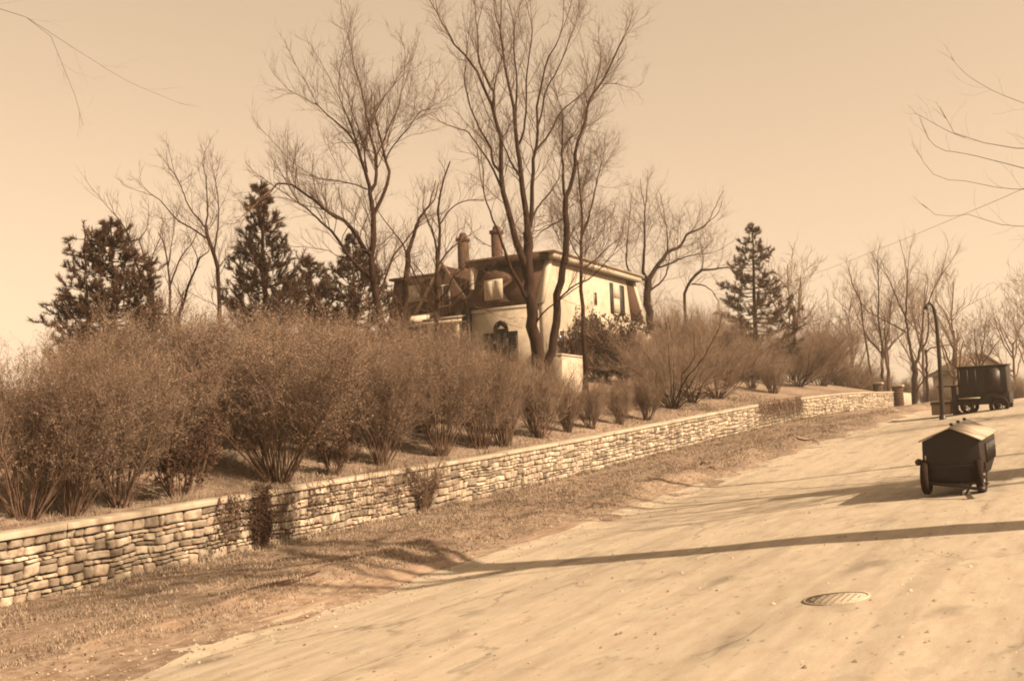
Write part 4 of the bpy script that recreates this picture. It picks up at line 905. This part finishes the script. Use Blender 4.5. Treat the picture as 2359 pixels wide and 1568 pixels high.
# gooseneck lamp post
lp = [(2172, 967), (2168, 893), (2163.5, 820), (2158, 752), (2154, 723), (2149, 705), (2142, 697), (2137, 699), (2135, 706)]
ls, lt, lk = ghit(2172, 967)
pts = np.array([P(x, y, lk) for x, y in lp]); pts[0][2] = rzs(ls, lt) - .1
lamp = empty('street_lamp', pts[0] + np.array([0, 0, .1]), 'dark gooseneck lamp post, hooked over at the top, leaning a little left', 'lamp post')
q, _ = resample(pts, 28); rr = np.linspace(.115, .068, 28)
m = MB(); m.tubes([(q, rr)], cap=True); m.build('post', M['iron'], lamp, smooth=True)
m = MB(); m.tubes([(np.array([q[0] + (0, 0, z) for z in (0, .3, .32)]), np.array([.15, .14, .10]))], cap=True); m.build('base', M['iron'], lamp)
e = q[-1]; m = MB(); m.tubes([(np.array([e + (0, 0, z) for z in (.12, .04, -.02, -.12)]), np.array([.05, .08, .14, .17]))], cap=True); m.build('lamp_shade', M['iron'], lamp)
m = MB(); m.tubes([(np.array([e + (0, 0, z) for z in (-.08, -.14, -.19)]), np.array([.06, .07, .03]))], cap=True); m.build('bulb', M['curtain'], lamp)

# overhead wire, sagging from the house towards the camera's right
pw = [(1770, 667, 77), (1900, 622, 66), (2060, 560, 52), (2224, 492, 41), (2359, 434, 34), (2700, 280, 25)]
q, _ = resample(np.array([P(*a) for a in pw]), 40); m = MB(); m.tubes([(q, np.full(40, .008))]); o = m.build('overhead_wire', M['wire']); tag(o, 'single overhead wire slanting down from the right towards the spruce', 'wire')

# manhole cover
ms, mt_, mk = ghit(1927, 1385)
mr = empty('manhole_cover', world(ms, mt_, rzs(ms, mt_)), 'round iron manhole cover set in the near road', 'manhole cover')
def disc(r0, r1, h, hb, name, mat, pattern=False):
    m = MB(); n = 48; an = np.linspace(0, 2 * math.pi, n, endpoint=False); rads = [r0, r1] if r0 > 0 else [.0001, r1]
    def zz(s_, t_): return rz(s_[None], t_[None])[0]
    s_ = np.concatenate([ms + q * np.cos(an) for q in rads + [rads[1]]]); t_ = np.concatenate([mt_ + q * np.sin(an) for q in rads + [rads[1]]])
    vs = world(s_, t_); z = zz(s_, t_); z[:2 * n] += h; z[2 * n:] += hb; vs[:, 2] = z; i = np.arange(n); j = (i + 1) % n
    m.add(vs, np.concatenate([np.stack([i, j, j + n, i + n], 1), np.stack([i + n, j + n, j + 2 * n, i + 2 * n], 1)]))
    if pattern:
        for a in np.arange(-.25, .251, .071):
            for b in np.arange(-.25, .251, .071):
                if a * a + b * b < .066:
                    zc = rzs(ms + a, mt_ + b); c = world(ms + a, mt_ + b, 0.0); m.box((c[0] - .014, c[1] - .014, zc + h), (c[0] + .014, c[1] + .014, zc + h + .003))
    return m.build(name, M[mat], mr)
disc(.318, .345, .014, -.02, 'frame', 'manhole'); disc(0, .316, .008, -.02, 'cover', 'manhole', True)

# fallen branch, clods of earth
def stick(px, name, label, r=.018):
    pts = []
    for (x, y) in px: s_, t_, k = ghit(x, y); pts.append(world(s_, t_, max(rzs(s_, t_), float(zfull(np.array([s_]), np.array([t_]))[0])) + .02))
    pts = np.array(pts); pts[1:-1, 2] += .03; q, _ = resample(pts, 12); m = MB(); m.tubes([(q, np.linspace(r, r * .4, 12)), (resample(np.array([q[5], q[5] + (q[8] - q[5]) * .7 + (.05, .08, .05)]), 5)[0], np.linspace(r * .6, r * .2, 5))])
    o = m.build(name, M['bark']); tag(o, label, 'branch')
stick([(1820, 1017), (1850, 1021), (1872, 1019), (1888, 1025)], 'fallen_branch', 'thin fallen branch on the grass edge below the vine-covered wall', .03)
def clod(x, y, r, label, seed):
    s_, t_, k = ghit(x, y); rng = np.random.default_rng(seed); bm_ = MB(); n1, n2 = 10, 7
    vs = []
    for i in range(n2):
        th = math.pi * i / (n2 - 1)
        for j in range(n1):
            ph = 2 * math.pi * j / n1; q = r * (1 + rng.normal() * .13); vs.append((q * 1.5 * math.sin(th) * math.cos(ph), q * math.sin(th) * math.sin(ph), q * .75 * math.cos(th)))
    i = np.arange(n2 - 1)[:, None] * n1; j = np.arange(n1)[None]; j2 = (j + 1) % n1
    c = world(s_, t_, float(zfull(np.array([s_]), np.array([t_]))[0]) + r * .3); bm_.add(np.array(vs) + c, np.stack([i + j, i + j2, i + n1 + j2, i + n1 + j], -1).reshape(-1, 4))
    o = bm_.build('earth_clod', M['mud'], smooth=True); tag(o, label, 'clod', 'clods of earth on the road edge')
clod(1622, 1080, .10, 'dark clod of earth on the road edge, midway up the road', 1); clod(1640, 1086, .07, 'smaller clod of earth just below the dark one', 2)

# climbing plants on the wall
def wall_plant(name, label, x0, x1, n, seed, leaf=0, spread=.0, hang=False, r=.012, lsz=.03, mats=('shrub_twig', 'leaf')):
    rng = np.random.default_rng(seed); sa, sb = s_at(x0, 0.0), s_at(x1, 0.0); sc0 = (sa + sb) / 2; hw = (sb - sa) / 2
    root = empty(name, world(sc0, .1, float(zb(sc0))), label, 'climbing plant', 'climbing plants on the stone wall'); P0 = []; R0_ = []
    for i in range(n):
        q = np.linspace(0, 1, 9)
        if hang: s0 = sc0 + rng.uniform(-1, 1) * hw; h = 1.28 - q * rng.uniform(.5, 1.25); tt_ = .03 + .16 * np.sin(q * 2.2) * rng.uniform(.4, 1.2); ss_ = s0 + np.cumsum(rng.normal(size=9)) * .07
        else: s0 = sc0 + rng.normal() * .10; h = q * rng.uniform(.7, 1.45); tt_ = .06 + .10 * rng.uniform(.3, 1.2) * np.sin(q * 3) - .25 * np.clip(h - 1.22, 0, 1); ss_ = s0 + rng.uniform(-1, 1) * (hw * (1 - spread) + hw * spread * q ** 1.3) * np.where(spread > 0, q ** .8, .5) + np.cumsum(rng.normal(size=9)) * .02
        w_ = world(ss_, tt_); w_[:, 2] = zb(ss_) + h; P0.append(w_); R0_.append(np.linspace(r, r * .35, 9) * rng.uniform(.6, 1.3))
    P0 = np.array(P0); R0_ = np.array(R0_); m = MB(); m.tubes(polys(P0, R0_), tone=rng.uniform(0, 1, n))
    ln = np.linalg.norm(np.diff(P0, axis=1), axis=2).sum(1); ii, ff = children(ln, 9, rng, .1, 1); A, AR = spawn(P0, R0_, ii, ff, rng.uniform(.08, .35, len(ii)), .7, .02, 4, r * .5, .003, rng, .25, .5)
    m.tubes(polys(A, AR), tone=rng.uniform(0, 1, len(A))); m.build('stems', M[mats[0]], root)
    if leaf:
        l = MB(); ix = rng.integers(0, len(A), leaf); jj = rng.integers(0, 4, leaf); c = A[ix, jj] + rng.normal(size=(leaf, 3)) * .03; quads_at(l, c, lsz, rng, rng.uniform(0, 1, leaf)); l.build('foliage', M[mats[1]], root)
wall_plant('ivy', 'dense dark ivy trunk climbing the wall like a post', 578, 606, 26, 201, leaf=3800, spread=.0, lsz=.026, mats=('shrub_twig', 'leaf_dark'))
wall_plant('ivy', 'thin ivy creeping over the wall left of the ivy trunk', 500, 580, 16, 202, leaf=500, hang=True, mats=('shrub_twig', 'leaf_dark'))
wall_plant('ivy', 'thin ivy creeping over the wall right of the ivy trunk', 610, 760, 18, 203, leaf=500, hang=True, r=.009, mats=('shrub_twig', 'leaf_dark'))
wall_plant('vine', 'fan of bare vine stems growing up the wall below the hedge', 905, 1025, 60, 204, leaf=500, spread=.75, r=.011, mats=('shrub_twig', 'leaf'))
wall_plant('vine', 'dry vine trailing over the coping left of the bare vine fan', 800, 940, 24, 205, leaf=700, hang=True, r=.008, mats=('shrub_twig', 'leaf'))
wall_plant('vine', 'curtain of dry vine stems hanging over the far wall below the spruce', 1752, 1852, 150, 206, leaf=900, hang=True, r=.014, mats=('shrub_twig', 'leaf'))

# puddle of mud in the gutter
def patch(name, x, y, ls_, lt_, mat, seed, ang=0.0):
    s_, t_, k = ghit(x, y); an = np.linspace(0, 2 * math.pi, 40, endpoint=False); m = MB(); rows = []
    for q in (0.001, .5, 1.0):
        w_ = 1 + .35 * (vnoise(np.cos(an) * 2 + 5, np.sin(an) * 2 + 5, seed) - .5) * 2
        a = ls_ * q * w_ * np.cos(an); b = lt_ * q * w_ * np.sin(an); S_ = s_ + a; T_ = t_ + b + ang * a; p = world(S_, T_)
        p[:, 2] = np.maximum(rz(S_[None], T_[None])[0], zfull(S_, T_)) + .012 - (.03 if q == 1 else 0); rows.append(p)
    i = np.arange(40); j = (i + 1) % 40; m.add(np.concatenate(rows), np.concatenate([np.stack([i + k_ * 40, j + k_ * 40, j + k_ * 40 + 40, i + k_ * 40 + 40], 1) for k_ in (0, 1)]))
    o = m.build(name, M[mat], smooth=True); tag(o, kind='structure')
patch('mud_strip', 640, 1365, 1.0, .16, 'mud', 3, .08)
patch('dirt_shade_streak', 420, 1432, 2.2, .32, 'drift', 5, -.02)  # these streaks paint branch shadow on the road and soften its dirt edge
patch('dirt_shade_streak', 900, 1335, 2.6, .25, 'drift', 6, .0)
patch('dirt_shade_streak', 1280, 1222, 3.4, .3, 'drift', 7, .0)
patch('dirt_shade_streak', 700, 1400, 1.6, .12, 'drift', 8, .0)

# grass
def blades(name, n, s0, s1, t0, t1, hmin, hmax, seed, mask=None):
    rng = np.random.default_rng(seed); s_ = s0 + (s1 - s0) * rng.uniform(0, 1, n) ** 1.5; t_ = rng.uniform(t0, t1, n)
    dn = vnoise(s_ * .8, t_ * 1.6, 41) * .6 + vnoise(s_ * 2.5, t_ * 4, 42) * .4; keep = rng.uniform(0, 1, n) < np.clip((dn - .22) * 2.2, .05, 1)
    if mask is not None: keep &= mask(s_, t_, rng)
    s_, t_, dn = s_[keep], t_[keep], dn[keep]; n = len(s_); p = world(s_, t_); p[:, 2] = zfull(s_, t_) - .01
    h = rng.uniform(hmin, hmax, n) * (.5 + dn); a = rng.uniform(0, 6.28, n); d = np.stack([np.cos(a), np.sin(a), np.zeros(n)], 1)
    tip = p + np.stack([rng.normal(size=n) * .45, rng.normal(size=n) * .45, np.ones(n)], 1) * h[:, None]; w_ = .006 + .00022 * np.clip(s_, 0, 60)
    vs = np.stack([p - d * w_[:, None], p + d * w_[:, None], tip], 1).reshape(-1, 3); m = MB(); m.add(vs, tris=np.arange(n * 3).reshape(-1, 3), tone=np.repeat(np.clip(rng.normal(.5, .25, n), 0, 1), 3))
    o = m.build(name, M['grass']); tag(o, kind='stuff')
edge = lambda s_, t_, rng: t_ < 5.15 + (vnoise(s_ * .45, s_ * 0, 31) - .5) * .5 + rng.normal(size=len(s_)) * .12
blades('verge_grass', 150000, 5, 60, .03, 5.5, .025, .075, 301, edge)
blades('wall_foot_grass', 14000, 5, 70, .02, .3, .05, .16, 302)
blades('lawn_grass', 60000, 5, 60, -7, -.5, .04, .13, 303)
blades('coping_weeds', 7000, 15, 30, -.62, -.40, .16, .34, 304)

def gravel(n, seed):
    rng = np.random.default_rng(seed); s_ = 5 + 50 * rng.uniform(0, 1, n) ** 1.4; e = rng.uniform(0, 1, n) < .7
    t_ = np.where(e, 5.6 + rng.normal(size=n) * .55, rng.uniform(5.5, 18, n)); keep = (t_ > 4.7); s_, t_ = s_[keep], t_[keep]; n = len(s_)
    p = world(s_, t_); p[:, 2] = np.maximum(zfull(s_, t_), rz(s_[None], t_[None])[0]); r = .006 + .026 * rng.uniform(0, 1, n) ** 4
    o6 = np.array([[1, 0, 0], [0, 1, 0], [-1, 0, 0], [0, -1, 0], [0, 0, .8], [0, 0, -.8]]); vs = p[:, None] + (o6[None] * rng.uniform(.6, 1.3, (n, 6, 1))) * r[:, None, None]
    f = np.array([[0, 1, 4], [1, 2, 4], [2, 3, 4], [3, 0, 4]]); m = MB(); m.add(vs.reshape(-1, 3), tris=(np.arange(n)[:, None, None] * 6 + f[None]).reshape(-1, 3), tone=np.repeat(rng.uniform(0, 1, n), 6))
    o = m.build('gravel', M['stone']); tag(o, kind='stuff')
gravel(14000, 310)
def litter(n, seed):
    rng = np.random.default_rng(seed); s_ = 5 + 45 * rng.uniform(0, 1, n) ** 1.5; t_ = np.where(rng.uniform(0, 1, n) < .6, rng.uniform(.05, 5.6, n), rng.uniform(-5, -.5, n))
    keep = vnoise(s_ * 1.1, t_ * 1.7, 61) > rng.uniform(.25, .75, n); s_, t_ = s_[keep], t_[keep]; p = world(s_, t_); p[:, 2] = zfull(s_, t_) + .02
    m = MB(); quads_at(m, p, .026, rng, rng.uniform(0, 1, len(p))); o = m.build('leaf_litter', M['leaf']); tag(o, kind='stuff')
litter(16000, 311)

# white house half hidden at the right end of the far wood
fb = P(2203, 905, 112); fs, ft = st(fb); fz = gz1(fb)
def ff(vs):
    vs = np.asarray(vs, float); return np.stack([fb[0] + vs[:, 0], fb[1] + vs[:, 1], fz + vs[:, 2]], 1)
fh = empty('far_house', (fb[0], fb[1], fz), 'small white house glimpsed among the bare trees at the far right', 'house')
part('wall', 'white', [lambda m: m.box((0, 0, -1), (5.5, 6, 3.9), fn=ff), lambda m: m.prism([(0, 3.9), (5.5, 3.9), (2.75, 5.6)], 0, .2, ff)], fh)
part('roof', 'panel', [lambda m: m.prism([(-.4, 3.75), (2.75, 5.75), (2.75, 5.95), (-.4, 3.95)], -.3, 6.3, ff), lambda m: m.prism([(5.9, 3.75), (2.75, 5.75), (2.75, 5.95), (5.9, 3.95)], -.3, 6.3, ff)], fh)
for x_ in (.7, 3.4):
    wn = part('window', 'trim', [lambda m: m.box((x_, -.06, 1.6), (x_ + 1.1, -.002, 3.2), fn=ff)], fh); part('pane', 'glass', [lambda m: m.box((x_ + .1, -.075, 1.7), (x_ + 1.0, -.061, 3.1), fn=ff)], wn)

# tall roadside trees standing just outside the right edge: their shadows cross the road, their boughs reach in
def road_proto(seed, h, r0, lo):
    rng = np.random.default_rng(seed); root = bpy.data.objects.new('roadside_tree', None); COL.objects.link(root)
    n = 12; z = np.linspace(-.3, h * .85, n); w_ = np.cumsum(rng.normal(size=(n, 2)) * .11, axis=0); p = np.stack([w_[:, 0], w_[:, 1], z], 1)[None]; rr = (r0 * np.linspace(1, .45, n))[None]
    m_ = 13; A, AR = spawn(p, rr, np.zeros(m_, int), np.linspace(lo, .97, m_), h * .42 * rng.uniform(.7, 1.1, m_), .8, .05, 11, .09, .03, rng, .14, .6)
    tb = MB(); tb.tubes(polys(p, rr) + polys(A, AR)); tb.build('trunk', M['bark'], root, smooth=True); cb = MB(); pr, rd = A, AR
    for (L, per, k_, an) in ((2.4, 1.6, 7, .65), (1.1, 2.4, 5, .6), (.5, 2.0, 4, .6)):
        ln = np.linalg.norm(np.diff(pr, axis=1), axis=2).sum(1); ii, f_ = children(ln, per, rng, .2, 1); pr, rd = spawn(pr, rd, ii, f_, L * rng.uniform(.5, 1.3, len(ii)), an, .08, k_, .03, .005, rng, .2, .5); cb.tubes(polys(pr, rd), tone=rng.uniform(0, 1, len(pr)))
    cb.build('crown', M['twig'], root); return root
RT = [road_proto(401, 15.5, .62, .66), road_proto(402, 14.0, .20, .34)]
for i, (s_, t_, sc__, lab) in enumerate([(16.8, 20.6, 1.0, 'stout tall roadside tree just off the right edge, its trunk shadow crossing the near road'), (25.5, 23.2, 1.0, 'roadside tree off the right edge, level with the box trailer'),
        (46, 24.5, 1.0, 'farthest roadside tree off the right edge')]):
    z = float(zfull(np.array([s_]), np.array([t_]))[0]); place(RT[0 if i == 0 else 1], world(s_, t_, z - .1), 1.1 + 1.9 * i, sc__, lab, 'tree', 'roadside trees on the right')
bare_tree('roadside_tree', 'tree off the right edge whose thin boughs curl into the upper right sky', 24, [
    ([(3170, 1250), (3150, 900), (3130, 500), (3110, 100), (3090, -300)], 44, 22, 0),
    ([(3140, 640), (2900, 420), (2600, 330), (2380, 345), (2224, 318), (2185, 290), (2165, 246)], 6, .8, -1.0),
    ([(2224, 318), (2180, 300), (2130, 272), (2110, 262)], 1.4, .8, .5),
    ([(2600, 330), (2480, 420), (2340, 436), (2224, 417), (2172, 412), (2140, 392), (2112, 346)], 2.4, .8, .8),
    ([(2480, 420), (2330, 380), (2224, 354), (2170, 345), (2140, 322), (2130, 298)], 2.5, .9, -.6),
    ([(2600, 330), (2420, 260), (2300, 215), (2224, 170), (2190, 130)], 2, .7, .5),
    ([(2640, 360), (2480, 500), (2330, 520), (2224, 492), (2170, 502), (2125, 470)], 2.5, .8, .5)], 28, l1=(1.0, 1.2), l2=(.45, 1.8), l3=(.2, 0), leaders=.4, rt=.0016, up=.08, f0=.55)
bare_tree('roadside_tree', 'near tree off the left edge whose thin bough hangs into the upper left corner', 15, [
    ([(-760, 1500), (-740, 900), (-720, 300), (-690, -200)], 50, 30, 0),
    ([(-715, 60), (-450, -40), (-150, -10), (60, 40), (131, 107), (152, 180), (183, 240), (192, 290)], 3, .7, .3),
    ([(60, 40), (200, 130), (300, 190), (420, 240)], 1.2, .5, .6)], 27, l1=(.7, .9), l2=(.35, 2), l3=(.2, 0), leaders=.3, rt=.0010, up=-.03, f0=.9)

def offpx(s_, t_, z):
    p = world(s_, t_, z) - CAM; k = p @ F_; return (W / 2 + FP * (p @ R_) / k, H / 2 - FP * (p @ U_) / k), k
zf_ = float(zfull(np.array([25.2]), np.array([18.6]))[0]); a_, k1 = offpx(25.2, 18.6, zf_ + 6.2); b_, k0 = offpx(25.2, 18.6, zf_)
conifer('pine_tree', 'unseen young pine added off the right edge to cast the ragged shadow beyond the box trailer', k0, a_, b_[1], [(.1, .95), (.5, .95), (.8, .6), (1, .15)], 47, tuft=.19, whorl=.24, per=9, dens=1.3)  # unseen pine, added to throw the broad shadow band on the road

# thin spring haze over the whole place
hz = MB(); hz.box((-260, -120, -12), (260, 420, 26)); ho = hz.build('haze', M['wire']); tag(ho, kind='stuff')
hm = bpy.data.materials.new('haze_air'); hm.use_nodes = True; hn = hm.node_tree.nodes; hn.remove(hn['Principled BSDF'])
pv = hn.new('ShaderNodeVolumePrincipled'); pv.inputs['Color'].default_value = (1.0, .86, .68, 1); pv.inputs['Density'].default_value = .0006; pv.inputs['Anisotropy'].default_value = .2
hm.node_tree.links.new(pv.outputs[0], hn['Material Output'].inputs['Volume']); ho.data.materials.clear(); ho.data.materials.append(hm)
